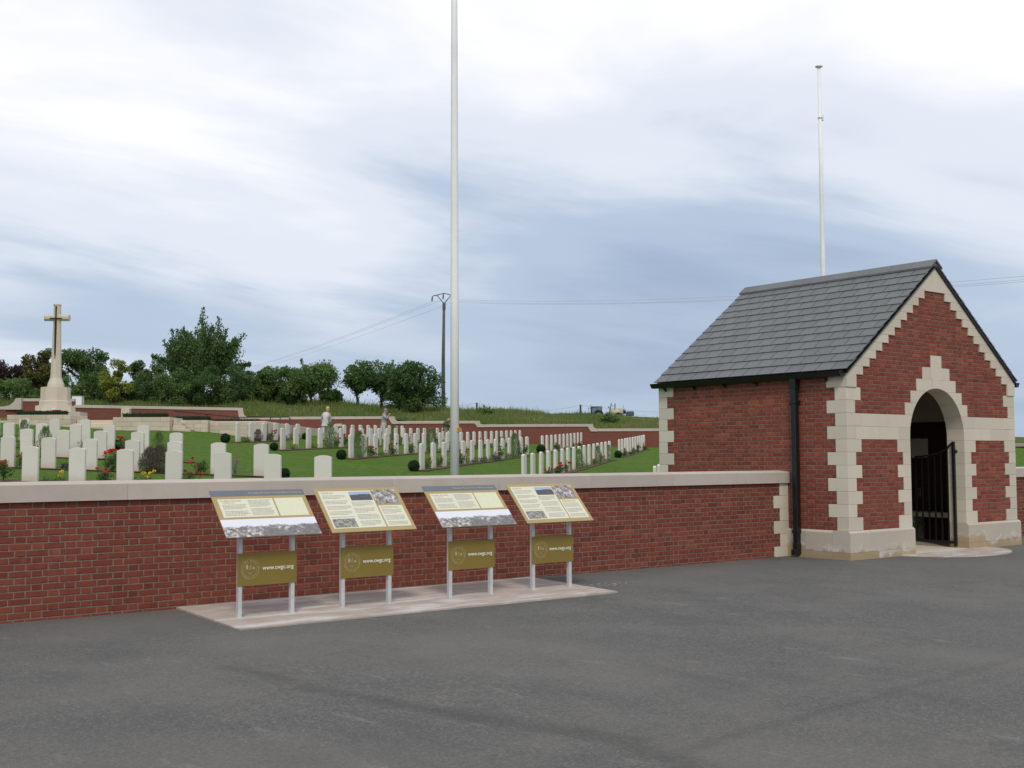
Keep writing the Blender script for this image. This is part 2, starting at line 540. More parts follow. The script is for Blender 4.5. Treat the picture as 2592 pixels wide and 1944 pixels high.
# photographs printed on the boards (flat print)
k = Mat('print_panorama', rough=0.5)
o = k.sep(k.obj())
edge = k.math('SUBTRACT', k.math('ADD', o[1], k.math('MULTIPLY', k.math('SUBTRACT', k.noise(6, 6, 0.75, vec=k.obj()), 0.5), 0.16)), 0.018)
rub = k.ramp(k.noise(24, 5, 0.7, vec=k.obj(), stretch=(0.7, 1.3, 1)), [(0.36, (0.09, 0.085, 0.08)), (0.5, (0.32, 0.30, 0.28)), (0.6, (0.72, 0.70, 0.66))])
rub = k.mix(k.ramp(k.noise(3.2, 3, vec=k.obj()), [(0.46, 0.0), (0.54, 0.85)]), rub, (0.19, 0.18, 0.18))
k.color(k.mix(k.ramp(edge, [(0.0, 0.0), (0.012, 1.0)]), rub, (0.80, 0.80, 0.84)))
MAT['print_panorama'] = k.m
k = Mat('print_ruin', rough=0.5)
k.color(k.ramp(k.noise(15, 6, 0.7, vec=k.obj()), [(0.34, (0.05, 0.045, 0.05)), (0.5, (0.30, 0.27, 0.26)), (0.64, (0.78, 0.75, 0.70))]))
MAT['print_ruin'] = k.m
k = Mat('print_hill', rough=0.5)
o = k.sep(k.obj())
edge = k.math('SUBTRACT', k.math('ADD', o[1], k.math('MULTIPLY', k.math('SUBTRACT', k.noise(9, 4, vec=k.obj()), 0.5), 0.06)), 0.018)
k.color(k.mix(k.ramp(edge, [(0.0, 0.0), (0.01, 1.0)]), k.ramp(k.noise(40, 3, vec=k.obj()), [(0.4, (0.075, 0.08, 0.09)), (0.8, (0.15, 0.15, 0.15))]), (0.38, 0.45, 0.62)))
MAT['print_hill'] = k.m
k = Mat('print_dig', rough=0.5)
k.color(k.ramp(k.noise(22, 4, 0.6, vec=k.obj()), [(0.35, (0.10, 0.11, 0.13)), (0.5, (0.25, 0.25, 0.24)), (0.58, (0.50, 0.44, 0.32)), (0.7, (0.24, 0.12, 0.09))]))
MAT['print_dig'] = k.m
k = Mat('print_map', rough=0.5)
k.color(k.mix(k.ramp(k.noise(16, 4, 0.6, dist=1.2, vec=k.obj()), [(0.50, 0.0), (0.515, 0.45), (0.53, 0.0)]), (0.74, 0.73, 0.52), (0.42, 0.47, 0.28)))
MAT['print_map'] = k.m

# ---------------------------------------------------------------- object helpers


def tag(o, label=None, cat=None, group=None, kind=None):
    if label:
        o['label'] = label
    if cat:
        o['category'] = cat
    if group:
        o['group'] = group
    if kind:
        o['kind'] = kind
    return o


def empty(name, loc=(0, 0, 0), rz=0.0, label=None, cat=None, group=None):
    o = bpy.data.objects.new(name, None)
    o.empty_display_size = 0.1
    COL.objects.link(o)
    o.location = loc
    o.rotation_euler = (0, 0, rz)
    return tag(o, label, cat, group)


def link_mesh(name, me, parent=None):
    o = bpy.data.objects.new(name, me)
    COL.objects.link(o)
    if parent is not None:
        o.parent = parent
    return o


class MB:
    """collects simple shapes into one mesh"""

    def __init__(self):
        self.v = []
        self.f = []
        self.smooth = []

    def quad(self, *pts):
        i = len(self.v)
        self.v += [tuple(p) for p in pts]
        self.f.append(tuple(range(i, i + len(pts))))
        self.smooth.append(False)
        return self

    def box(self, x0, x1, y0, y1, z0, z1, ch=0.0):
        """axis box; ch > 0 chamfers every edge"""
        i = len(self.v)
        if ch <= 0:
            self.v += [(x0, y0, z0), (x1, y0, z0), (x1, y1, z0), (x0, y1, z0), (x0, y0, z1), (x1, y0, z1), (x1, y1, z1), (x0, y1, z1)]
            for q in ((0, 3, 2, 1), (4, 5, 6, 7), (0, 1, 5, 4), (1, 2, 6, 5), (2, 3, 7, 6), (3, 0, 4, 7)):
                self.f.append(tuple(i + a for a in q))
                self.smooth.append(False)
            return self
        bm = bmesh.new()
        bmesh.ops.create_cube(bm, size=1.0)
        for vv in bm.verts:
            vv.co.x = (x0 + x1) / 2 + vv.co.x * (x1 - x0)
            vv.co.y = (y0 + y1) / 2 + vv.co.y * (y1 - y0)
            vv.co.z = (z0 + z1) / 2 + vv.co.z * (z1 - z0)
        bmesh.ops.bevel(bm, geom=list(bm.edges), offset=ch, segments=1, affect='EDGES')
        self.add_bm(bm)
        return self

    def add_bm(self, bm, smooth=False):
        i = len(self.v)
        bm.verts.index_update()
        self.v += [tuple(v.co) for v in bm.verts]
        for f in bm.faces:
            self.f.append(tuple(i + v.index for v in f.verts))
            self.smooth.append(smooth)
        bm.free()

    def prism(self, poly, y0, y1, axis='Y'):
        """extrude a polygon of (a, b) pairs; axis Y: (x, z) polygon, Z: (x, y) polygon, X: (y, z) polygon"""
        def P(a, b, t):
            return (a, t, b) if axis == 'Y' else ((a, b, t) if axis == 'Z' else (t, a, b))
        n = len(poly)
        i = len(self.v)
        self.v += [P(a, b, y0) for a, b in poly] + [P(a, b, y1) for a, b in poly]
        self.f.append(tuple(range(i, i + n)))
        self.f.append(tuple(range(i + 2 * n - 1, i + n - 1, -1)))
        self.smooth += [False, False]
        for j in range(n):
            q = (j + 1) % n
            self.f.append((i + q, i + j, i + n + j, i + n + q))
            self.smooth.append(False)
        return self

    def tube(self, pts, radii, n=8, caps=True, smooth=True):
        pts = [Vector(p) for p in pts]
        if not hasattr(radii, '__len__'):
            radii = [radii] * len(pts)
        base = len(self.v)
        prev = None
        for j, p in enumerate(pts):
            d = (pts[min(j + 1, len(pts) - 1)] - pts[max(j - 1, 0)]).normalized()
            if prev is None:
                a = d.cross(Vector((0, 0, 1)))
                if a.length < 1e-3:
                    a = Vector((1, 0, 0))
                a.normalize()
            else:
                a = (prev - d * prev.dot(d))
                if a.length < 1e-4:
                    a = d.orthogonal()
                a.normalize()
            prev = a
            b = d.cross(a)
            for q in range(n):
                t = 2 * math.pi * q / n
                self.v.append(tuple(p + (a * math.cos(t) + b * math.sin(t)) * radii[j]))
        for j in range(len(pts) - 1):
            for q in range(n):
                w = (q + 1) % n
                self.f.append((base + j * n + q, base + j * n + w, base + (j + 1) * n + w, base + (j + 1) * n + q))
                self.smooth.append(smooth)
        if caps:
            self.f.append(tuple(base + q for q in range(n - 1, -1, -1)))
            self.f.append(tuple(base + (len(pts) - 1) * n + q for q in range(n)))
            self.smooth += [False, False]
        return self

    def ball(self, c, rad, seg=12, rings=8, jit=0.0):
        bm = bmesh.new()
        bmesh.ops.create_uvsphere(bm, u_segments=seg, v_segments=rings, radius=1.0)
        if not hasattr(rad, '__len__'):
            rad = (rad,) * 3
        for v in bm.verts:
            j = 1 + random.uniform(-jit, jit)
            v.co = Vector((v.co.x * rad[0] * j + c[0], v.co.y * rad[1] * j + c[1], v.co.z * rad[2] * j + c[2]))
        self.add_bm(bm, True)
        return self

    def build(self, name, mat, parent=None, fix=True):
        me = bpy.data.meshes.new(name)
        me.from_pydata(self.v, [], self.f)
        me.polygons.foreach_set('use_smooth', self.smooth)
        if fix:
            bm = bmesh.new()
            bm.from_mesh(me)
            bmesh.ops.recalc_face_normals(bm, faces=bm.faces)
            bm.to_mesh(me)
            bm.free()
        me.materials.append(MAT[mat])
        me.update()
        return link_mesh(name, me, parent)


def np_mesh(name, verts, faces_per, mat, tone=None):
    """mesh from a float array of verts (n*k, 3) forming n separate k-gons, with a tone for each face"""
    n = len(verts) // faces_per
    me = bpy.data.meshes.new(name)
    me.vertices.add(len(verts))
    me.vertices.foreach_set('co', np.asarray(verts, dtype=np.float32).ravel())
    me.loops.add(len(verts))
    me.loops.foreach_set('vertex_index', np.arange(len(verts), dtype=np.int32))
    me.polygons.add(n)
    me.polygons.foreach_set('loop_start', np.arange(0, len(verts), faces_per, dtype=np.int32))
    me.polygons.foreach_set('loop_total', np.full(n, faces_per, dtype=np.int32))
    me.update(calc_edges=True)
    if tone is not None:
        a = me.attributes.new('tone', 'FLOAT', 'FACE')
        a.data.foreach_set('value', np.asarray(tone, dtype=np.float32))
    me.materials.append(MAT[mat])
    return me


def structure(o):
    o['kind'] = 'structure'
    return o


FH = Vector((math.sin(YAW), math.cos(YAW), 0))
RH = Vector((math.cos(YAW), -math.sin(YAW), 0))


def FAR(lat, d, z=0.0):
    """plan frame of the far boundary: metres along it and metres out from it"""
    return Vector((CAM.x, CAM.y, 0)) + RH * lat + FH * d + Vector((0, 0, z))


FROT = -YAW   # rotation about Z that turns local X along the far boundary

ORD = ['first', 'second', 'third', 'fourth', 'fifth', 'sixth', 'seventh', 'eighth', 'ninth', 'tenth', 'eleventh', 'twelfth', 'thirteenth', 'fourteenth', 'fifteenth', 'sixteenth', 'seventeenth', 'eighteenth', 'nineteenth', 'twentieth', 'twenty-first', 'twenty-second', 'twenty-third', 'twenty-fourth']

# ---------------------------------------------------------------- terrain
STONES = {
    'A': [[-8.484,15.695,1.202], [-7.703,14.887,1.167], [-6.919,14.074,1.129], [-6.13,13.257,1.09], [-5.343,12.443,1.048], [-4.554,11.625,1.004], [-3.767,10.811,0.969]],
    'B': [[-7.774,20.07,1.511], [-6.996,19.265,1.475], [-6.212,18.453,1.434], [-5.42,17.633,1.401], [-4.636,16.821,1.355], [-3.839,15.995,1.316], [-3.056,15.185,1.278]],
    'C': [[-6.278,23.632,1.801], [-5.5,22.826,1.763], [-4.712,22.01,1.729], [-3.93,21.201,1.692], [-3.131,20.373,1.658]],
    'D': [[-5.57,28.01,2.105], [-4.796,27.208,2.071], [-3.99,26.373,2.046], [-3.2,25.555,2.004], [-2.407,24.734,1.975]],
    'E': [[-4.866,32.391,2.397], [-4.084,31.581,2.368], [-3.287,30.755,2.336], [-2.496,29.936,2.317]],
    'R0': [[6.936,11.29,0.662], [7.926,12.106,0.703]],
    'R2': [[4.243,13.736,1.003], [5.233,14.552,1.041], [6.229,15.373,1.081], [7.214,16.185,1.122], [8.186,16.987,1.16], [9.197,17.82,1.2], [10.119,18.58,1.242], [11.098,19.387,1.281], [12.08,20.196,1.32], [13.034,20.983,1.365], [13.991,21.771,1.407], [14.96,22.57,1.45], [15.923,23.364,1.493], [16.83,24.112,1.536], [17.814,24.923,1.576], [18.782,25.721,1.62]],
    'R3': [[21.519,27.977,1.743], [22.475,28.765,1.785], [23.41,29.536,1.829], [24.32,30.286,1.872], [25.221,31.028,1.91], [26.158,31.801,1.953], [27.083,32.564,1.997], [27.994,33.314,2.041], [28.886,34.05,2.086], [29.755,34.766,2.127], [30.683,35.531,2.174]],
    'R4': [[19.42,31.042,1.957], [20.37,31.825,1.995], [21.347,32.631,2.037], [22.28,33.4,2.072], [23.236,34.188,2.112], [24.185,34.97,2.156], [25.122,35.742,2.193], [26.079,36.531,2.235], [27.02,37.307,2.277], [27.96,38.082,2.316], [28.916,38.869,2.355]],
    'R1': [[3.61,17.879,1.356], [4.586,18.684,1.391], [5.58,19.503,1.431], [6.571,20.321,1.467], [7.512,21.096,1.501], [8.5,21.91,1.535], [9.471,22.711,1.567], [10.436,23.506,1.6], [11.432,24.327,1.639], [12.38,25.109,1.68], [13.352,25.91,1.718], [14.332,26.718,1.758], [15.256,27.479,1.797], [16.224,28.278,1.835]],
    'P': [[4.195,23.027,1.719], [5.221,23.873,1.753], [6.17,24.655,1.784], [7.125,25.442,1.817], [8.097,26.244,1.85], [9.085,27.058,1.883], [10.044,27.848,1.912], [11.009,28.644,1.947], [11.954,29.423,1.98], [12.942,30.237,2.015], [13.86,30.995,2.047], [14.816,31.783,2.081], [15.761,32.561,2.114], [16.736,33.366,2.148], [17.72,34.176,2.188], [18.671,34.96,2.223], [19.615,35.738,2.258], [20.626,36.572,2.295], [21.536,37.322,2.328], [22.488,38.107,2.363], [23.447,38.897,2.399], [24.386,39.671,2.433], [25.318,40.439,2.467], [26.283,41.236,2.503]],
    'Q': [[3.921,27.467,2.041], [4.88,28.258,2.071], [5.864,29.068,2.099], [6.803,29.843,2.128], [7.789,30.656,2.154], [8.671,31.382,2.182], [9.698,32.229,2.207], [10.663,33.024,2.237], [11.612,33.807,2.266], [12.561,34.589,2.297], [13.513,35.374,2.328], [14.488,36.178,2.359], [15.468,36.985,2.39], [16.417,37.768,2.423], [17.379,38.561,2.455], [18.318,39.335,2.486], [19.278,40.126,2.518], [20.245,40.923,2.55], [21.154,41.673,2.58], [22.097,42.45,2.612], [23.041,43.228,2.645], [24.048,44.058,2.68]],
    'S': [[4.634,32.72,2.393], [5.602,33.518,2.419], [6.589,34.331,2.435], [7.527,35.105,2.464], [8.535,35.936,2.49], [9.471,36.707,2.508]],
    'S2': [[12.334,39.067,2.583], [13.272,39.84,2.606], [14.267,40.661,2.633], [15.202,41.432,2.659], [16.171,42.23,2.687], [17.138,43.027,2.716], [18.091,43.813,2.748], [19.038,44.593,2.769], [20.02,45.403,2.79], [20.969,46.185,2.818], [21.91,46.961,2.84]],
}
GCO = np.array([0.4013, -0.3994, 0.3822, 0.2329, 0.0034, 0.9447, 0.4092, -0.5373, 0.0385, -0.2187])


def gbasis(x, y):
    x = np.asarray(x, float) / 20
    y = np.asarray(y, float) / 20
    return np.stack([x * 0 + 1, x, y, x * x, x * y, y * y, x ** 3, x * x * y, x * y * y, y ** 3], -1)


_pts = [tuple(p) for v in STONES.values() for p in v]
_pts += [(1.42, 37.17, 2.92), (2.75, 36.11, 2.92), (3.93, 35.81, 2.90), (4.63, 35.89, 2.88), (6.84, 36.05, 2.87), (8.89, 36.33, 2.86), (17.82, 51.59, 3.12), (29.33, 44.09, 2.56), (33.3, 40.94, 2.38), (35.22, 39.41, 2.32), (-16, 2, .7), (-8, 2, .6), (0, 5, .5), (6, 5, .45), (12, 3, .4), (-30, 2, .7), (40, 3, .4), (55, 20, 1.2), (-30, 40, 3.2), (-20, 30, 2.6)]
_pts = np.array(_pts)
_px = np.clip(_pts[:, 0], -14, 36)
_py = np.clip(_pts[:, 1], 0, 52)
_res = _pts[:, 2] - gbasis(_px, _py) @ GCO


def lawn_z(x, y):
    x = np.atleast_1d(np.asarray(x, float))
    y = np.atleast_1d(np.asarray(y, float))
    base = gbasis(np.clip(x, -14, 36), np.clip(y, 0, 52)) @ GCO
    d2 = (x[:, None] - _pts[None, :, 0]) ** 2 + (y[:, None] - _pts[None, :, 1]) ** 2
    w = 1.0 / (d2 + 1.2) ** 2
    return base + (w * _res[None]).sum(1) / w.sum(1)


def lz(x, y):
    return float(lawn_z([x], [y])[0])


WALL_D = 72.5     # far boundary wall, metres out
TA = [-1.6, -0.436, -0.227, -0.066, 0.102, 0.437, 1.6]
TD = [73.2, 80, 90, 120, 185, 260, 600, 4000]
TZ = [[4.9, 4.9, 4.35, 3.95, 3.25, 2.0, 1.8], [5.7, 5.7, 5.6, 4.75, 4.05, 2.3, 2.0], [6.3, 6.3, 6.2, 5.45, 4.75, 2.6, 2.3], [7.0, 7.0, 6.9, 6.25, 5.5, 3.0, 2.8], [8.4, 8.4, 8.4, 8.35, 8.15, 4.6, 4.0], [8.4, 8.4, 8.4, 8.3, 8.0, 5.5, 5.0], [7, 7, 7, 7, 7, 6, 6], [0, 0, 0, 0, 0, 0, 0]]


def terrain_z(lat, d):
    a = lat / d
    i = max(0, min(len(TA) - 2, sum(1 for t in TA if t <= a) - 1))
    j = max(0, min(len(TD) - 2, sum(1 for t in TD if t <= d) - 1))
    fa = min(1, max(0, (a - TA[i]) / (TA[i + 1] - TA[i])))
    fd = min(1, max(0, (d - TD[j]) / (TD[j + 1] - TD[j])))
    z = (TZ[j][i] * (1 - fa) + TZ[j][i + 1] * fa) * (1 - fd) + (TZ[j + 1][i] * (1 - fa) + TZ[j + 1][i + 1] * fa) * fd
    return z + 0.12 * math.sin(lat * 0.9 + d * 0.3) * (0 if d > 130 else 1) + 0.08 * math.sin(lat * 0.37 - d * 0.8)


def grid_mesh(name, rows, mat, smooth=True):
    me = bpy.data.meshes.new(name)
    nr, nc = len(rows), len(rows[0])
    v = [tuple(p) for r_ in rows for p in r_]
    f = [(a * nc + b, a * nc + b + 1, (a + 1) * nc + b + 1, (a + 1) * nc + b) for a in range(nr - 1) for b in range(nc - 1)]
    me.from_pydata(v, [], f)
    me.polygons.foreach_set('use_smooth', [smooth] * len(f))
    me.materials.append(MAT[mat])
    o = link_mesh(name, me)
    bm = bmesh.new()
    bm.from_mesh(me)
    bmesh.ops.recalc_face_normals(bm, faces=bm.faces)
    if sum(ff.normal.z for ff in bm.faces) < 0:
        bmesh.ops.reverse_faces(bm, faces=bm.faces)
    bm.to_mesh(me)
    bm.free()
    return structure(o)


# base sheet to the horizon
g = MB()
g.v = [(0, 0, -0.5)] + [(5000 * math.cos(2 * math.pi * i / 48), 5000 * math.sin(2 * math.pi * i / 48), -0.5) for i in range(48)]
g.f = [(0, 1 + i, 1 + (i + 1) % 48) for i in range(48)]
g.smooth = [False] * 48
structure(g.build('ground', 'rough_ground'))

# asphalt forecourt, barely rising towards the gatehouse
structure(grid_mesh('forecourt', [[(x, y, 0.012 * math.sin(x * 0.7) * math.sin(y * 0.5)) for x in np.arange(-70, 90, 2.0)] for y in list(np.arange(-70, 0, 2.0)) + [0, 0.6, 1.3]], 'asphalt'))

# cemetery lawn, from the road wall up to the far wall
xs = np.concatenate([np.arange(-46, -14, 3.0), np.arange(-14, 40, 0.75), np.arange(40, 72, 3.0)])
ts = np.linspace(0, 1, 70)
rows = []
for t in ts:
    yf = (WALL_D + 0.5 - (xs - CAM.x) * math.sin(YAW)) / math.cos(YAW) + CAM.y
    yf = np.maximum(yf, 6.0)
    y = 1.5 + (yf - 1.5) * t
    z = lawn_z(xs, y)
    rows.append([(xs[i], y[i], z[i]) for i in range(len(xs))])
grid_mesh('lawn', rows, 'lawn')

# rising bank and field beyond the far wall
av = np.concatenate([np.linspace(-1.6, -0.5, 10), np.linspace(-0.48, 0.48, 90), np.linspace(0.5, 1.6, 10)])
dvv = list(np.arange(73.2, 96, 1.2)) + list(np.linspace(97, 190, 22)) + [210, 240, 260, 350, 600, 1200, 2500, 4000]
grid_mesh('field', [[FAR(a * d, d, terrain_z(a * d, d)) for a in av] for d in dvv], 'rough_ground')

# ---------------------------------------------------------------- brickwork
CH = 0.0725
BH = 0.0600
UNIT = 0.35


def flemish(x0, x1, course, phase=0.0):
    out = []
    sh = phase + (0.175 if course % 2 else 0.0)
    i0 = int(math.floor((x0 - sh) / UNIT)) - 1
    i1 = int(math.ceil((x1 - sh) / UNIT)) + 1
    for i in range(i0, i1 + 1):
        b = sh + i * UNIT
        for a, e_ in ((b, b + 0.2205), (b + 0.2335, b + 0.337)):
            a2, e2 = max(a, x0 + 0.004), min(e_, x1 - 0.004)
            if e2 - a2 > 0.03:
                out.append((a2, e2, a2 == a and e2 == e_))
    return out


def brick_quads(w, h, rng, dep=0.03):
    """chamfered, slightly uneven brick: front plane y = 0 facing -Y, as nine quads"""
    ch = 0.0045
    j = lambda s: rng.uniform(-s, s)
    o_ = [(-w / 2, -h / 2), (w / 2, -h / 2), (w / 2, h / 2), (-w / 2, h / 2)]
    back = [(x, dep, z) for x, z in o_]
    mid = [(x + j(.002), 0.005, z + j(.002)) for x, z in o_]
    py = rng.uniform(-0.003, 0.002)
    fr = [(x - math.copysign(ch, x) + j(.0025), py + j(.0012), z - math.copysign(ch * 0.8, z) + j(.002)) for x, z in o_]
    q = [fr]
    for i in range(4):
        k2 = (i + 1) % 4
        q.append([mid[i], mid[k2], fr[k2], fr[i]])
    for i in range(4):
        k2 = (i + 1) % 4
        q.append([back[i], back[k2], mid[k2], mid[i]])
    return np.array(q, dtype=np.float32)


BRNG = np.random.default_rng(5)
STRETCHERS, HEADERS = [], []
for w, lst, n in ((0.2205, STRETCHERS, 14), (0.1035, HEADERS, 12)):
    for i in range(n):
        q = brick_quads(w, BH, BRNG)
        lst.append(np_mesh('brick', q.reshape(-1, 3), 4, 'brick', np.full(9, np.clip(BRNG.normal(0.5, 0.18), 0, 1))))


def in_frame(p, margin=0.0):
    d = Vector(p) - CAM
    z = d.dot(FWD)
    if z <= 0.1:
        return None
    x = d.dot(r2) / z * 2975.8 / 1296
    y = d.dot(u2) / z * 2975.8 / 972
    if abs(x) < 1 + margin and abs(y) < 1 + margin:
        return z
    return None


BRIGHT = {}
for w, n in ((0.2205, 14), (0.1035, 12)):
    BRIGHT[w] = [np_mesh('brick', brick_quads(w, BH, BRNG).reshape(-1, 3), 4, 'brick', np.full(9, np.clip(BRNG.normal(0.76, 0.15), 0, 1))) for i in range(n)]


def lay_bricks(items, parent, limit, mu=0.5):
    """items: (centre x along wall, width, z, full?, origin, ux, rz). The nearest in view become single parts, the rest one mesh."""
    scored = []
    for it in items:
        xc, w, z, full, org, ux, rz = it
        p = org + ux * xc + Vector((0, 0, z))
        d = in_frame(p)
        scored.append((d if d else 1e6 + (p - CAM).length, it, p))
    scored.sort(key=lambda s_: s_[0])
    inv = parent.matrix_world.inverted() if parent else None
    rest_v, rest_t = [], []
    n = 0
    for d, it, p in scored:
        xc, w, z, full, org, ux, rz = it
        if n < limit and d < 1e5:
            if full:
                if mu > 0.6:
                    me = random.choice(BRIGHT[0.2205 if w > 0.15 else 0.1035])
                else:
                    me = random.choice(STRETCHERS) if w > 0.15 else random.choice(HEADERS)
            else:
                me = np_mesh('brick', brick_quads(w, BH, BRNG).reshape(-1, 3), 4, 'brick', np.full(9, np.clip(BRNG.normal(mu, 0.16), 0, 1)))
            o = link_mesh('brick', me, parent)
            o.location = p - Vector(parent.location)
            o.rotation_euler = (0, 0, rz)
            n += 1
        else:
            q = brick_quads(w, BH, BRNG)
            c_, s_ = math.cos(rz), math.sin(rz)
            x, y = q[..., 0].copy(), q[..., 1].copy()
            q[..., 0] = x * c_ - y * s_ + p.x - parent.location.x
            q[..., 1] = x * s_ + y * c_ + p.y - parent.location.y
            q[..., 2] += p.z - parent.location.z
            rest_v.append(q.reshape(-1, 3))
            rest_t.append(np.full(9, np.clip(BRNG.normal(mu, 0.16), 0, 1)))
    if rest_v:
        o = link_mesh('brickwork', np_mesh('brickwork', np.concatenate(rest_v), 4, 'brick', np.concatenate(rest_t)), parent)
        o['kind'] = 'stuff'


# ---------------------------------------------------------------- road wall
YW = 1.2403
ZC = 1.2582


def road_wall(xa, xb, label, first_joint, quoin_at, limit):
    root = empty('boundary_wall', ((xa + xb) / 2, YW, 0), 0, label, 'wall')
    off = Vector(root.location)
    m = MB()
    m.box(xa - off.x, xb - off.x, 0.0055, 0.36, -0.3, ZC - 0.003)
    m.build('wall_core', 'mortar', root)
    items = []
    for cidx in range(19):
        z = ZC - 0.0065 - BH / 2 - cidx * CH
        qk = cidx // 3
        qw = 0.232 if qk % 2 == 0 else 0.395
        x0, x1 = (xa, xb - qw) if quoin_at == 'right' else (xa + qw, xb)
        for a, b, full in flemish(x0, x1, cidx, 0.053):
            items.append(((a + b) / 2, b - a, z, full, Vector((0, YW, 0)), Vector((1, 0, 0)), 0.0))
    lay_bricks(items, root, limit)
    for qk in range(6):
        qw = 0.232 if qk % 2 == 0 else 0.395
        z1 = ZC - 0.002 - qk * 3 * CH
        z0 = max(z1 - 3 * CH + 0.003, -0.2)
        if qk == 5:
            z0 = -0.2
        x0, x1 = (xb - qw, xb - 0.004) if quoin_at == 'right' else (xa + 0.004, xa + qw)
        MB().box(x0 - off.x + 0.002, x1 - off.x, -0.007, 0.30, z0, z1, 0.004).build('quoin_stone', 'limestone', root)
    # coping stones with a weathered top
    j = first_joint
    xsj = [xa]
    x = j - math.floor((j - xa) / 1.75) * 1.75
    while x < xb - 0.3:
        if x > xa + 0.3:
            xsj.append(x)
        x += 1.75
    xsj.append(xb)
    for a, b in zip(xsj[:-1], xsj[1:]):
        pr = [(-0.045, ZC), (0.41, ZC), (0.41, ZC + 0.1814), (0.18, ZC + 0.215), (-0.037, ZC + 0.1875), (-0.045, ZC + 0.1795)]
        MB().prism(pr, a - off.x + 0.0015, b - off.x - 0.0015, 'X').build('coping_stone', 'coping_stone', root)
    return root


bpy.context.view_layer.update()
road_wall(-30.0, -0.001, 'long low red brick wall with pale coping behind the information boards', -11.66, 'right', 300)
road_wall(5.385, 28.0, 'low red brick wall with pale coping right of the gatehouse', 12.0, 'left', 60)

# ---------------------------------------------------------------- gatehouse
KW, KL = 5.3795, 4.3313
ZP = 0.4768
KC = KW / 2
SLOPE = 0.749
EAVE_X, EAVE_Z = -0.055, 3.145


def zk(course):
    return ZP + course * CH


gate = empty('gatehouse', (KC, KL / 2, 0), 0, 'small red brick gatehouse with slate roof, stone quoins and arched doorway', 'gatehouse')
GO = Vector(gate.location)


def loc(m):
    """shift a mesh built in place to the gatehouse origin"""
    m.v = [(x - GO.x, y - GO.y, z - GO.z) for x, y, z in m.v]
    return m


bpy.context.view_layer.update()
ARCH_R = 0.872
ARCH_Z = zk(21.8)
ZE = EAVE_Z - 0.05          # wall head
TH = 0.33


def rake(x):
    return EAVE_Z - 0.02 + SLOPE * (min(x, KW - x) - EAVE_X)


def gable_core(y0, y1, rr):
    poly = [(0.012, 0.0), (KC - rr, 0.0)]
    for i in range(25):
        t = math.pi - math.pi * i / 24
        poly.append((KC + rr * math.cos(t), ARCH_Z + rr * math.sin(t)))
    poly += [(KC + rr, 0.0), (KW - 0.012, 0.0), (KW - 0.012, rake(0.0) - 0.06), (KC, rake(KC) - 0.09), (0.012, rake(0.0) - 0.06)]
    return loc(MB().prism(poly, y0, y1, 'Y'))


gable_core(0.0055, TH, ARCH_R + 0.06).build('wall_core', 'mortar', gate)
loc(MB().prism([(0.012, 0.0), (KW - 0.012, 0.0), (KW - 0.012, rake(0.0) - 0.06), (KC, rake(KC) - 0.09), (0.012, rake(0.0) - 0.06)], KL - TH, KL - 0.003, 'Y')).build('back_wall', 'far_brick', gate)  # unseen back gable, closed without an arch to darken the interior
loc(MB().box(0.0055, TH, 0.03, KL - 0.03, 0, ZE)).build('wall_core', 'mortar', gate)
loc(MB().box(KW - TH, KW - 0.003, TH, KL - TH, 0, ZE)).build('side_wall', 'far_brick', gate)
# inside: brick lining, plaster above, floor
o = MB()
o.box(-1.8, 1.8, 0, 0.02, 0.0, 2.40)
o = o.build('brick_lining', 'shaded_brick', gate)
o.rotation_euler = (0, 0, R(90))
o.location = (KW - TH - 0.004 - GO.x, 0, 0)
m = MB()
m.box(KW - TH - 0.012, KW - TH + 0.001, TH, KL - TH, 2.402, ZE + 0.1)
m.prism([(TH, ZE), (KC, ZE + 1.45), (KW - TH, ZE), (KW - TH, ZE + 0.04), (KC, ZE + 1.49), (TH, ZE + 0.04)], TH - 0.01, KL - TH + 0.01, 'Y')
loc(m).build('plaster_ceiling', 'plaster', gate)
loc(MB().box(TH, KW - TH, -0.02, KL - 0.02, -0.2, 0.022)).build('stone_floor', 'limestone', gate)
# stone bench and tablet inside on the right wall
m = MB()
m.box(KW - TH - 0.45, KW - TH - 0.006, 0.5, KL - 0.6, 0.50, 0.60, 0.01)
loc(m).build('bench_seat', 'limestone', gate)
for y in (0.75, 1.8, 2.85):
    loc(MB().box(KW - TH - 0.38, KW - TH - 0.006, y, y + 0.12, 0.02, 0.498)).build('bench_support', 'limestone', gate)
loc(MB().box(KW - TH - 0.03, KW - TH - 0.005, 1.66, 2.35, 1.68, 2.07, 0.005)).build('tablet', 'limestone', gate)

# plinth stones: two courses, the upper one weathered
def plinth_run(x0, x1, y0, y1, ups, lows, nose):
    for zs, cuts, top in (((-0.1, 0.118), lows, False), ((0.121, ZP), ups, True)):
        for a, b in zip(cuts[:-1], cuts[1:]):
            m = MB()
            if nose == 'front':
                pr = [(0.0, zs[0]), (0.0, zs[1])]
                if top:
                    pr = [(-0.05, zs[0]), (-0.05, zs[1] - 0.035), (-0.008, zs[1]), (0.30, zs[1]), (0.30, zs[0])]
                else:
                    pr = [(-0.052, zs[0]), (-0.052, zs[1]), (0.30, zs[1]), (0.30, zs[0])]
                m.prism(pr, a + 0.0015, b - 0.0015, 'X')
            else:
                if top:
                    pr = [(-0.05, zs[0]), (-0.05, zs[1] - 0.035), (-0.008, zs[1]), (0.30, zs[1]), (0.30, zs[0])]
                else:
                    pr = [(-0.052, zs[0]), (-0.052, zs[1]), (0.30, zs[1]), (0.30, zs[0])]
                m.prism(pr, a + 0.0015, b - 0.0015, 'Y')
            loc(m).build('plinth_stone', 'plinth_stone', gate)


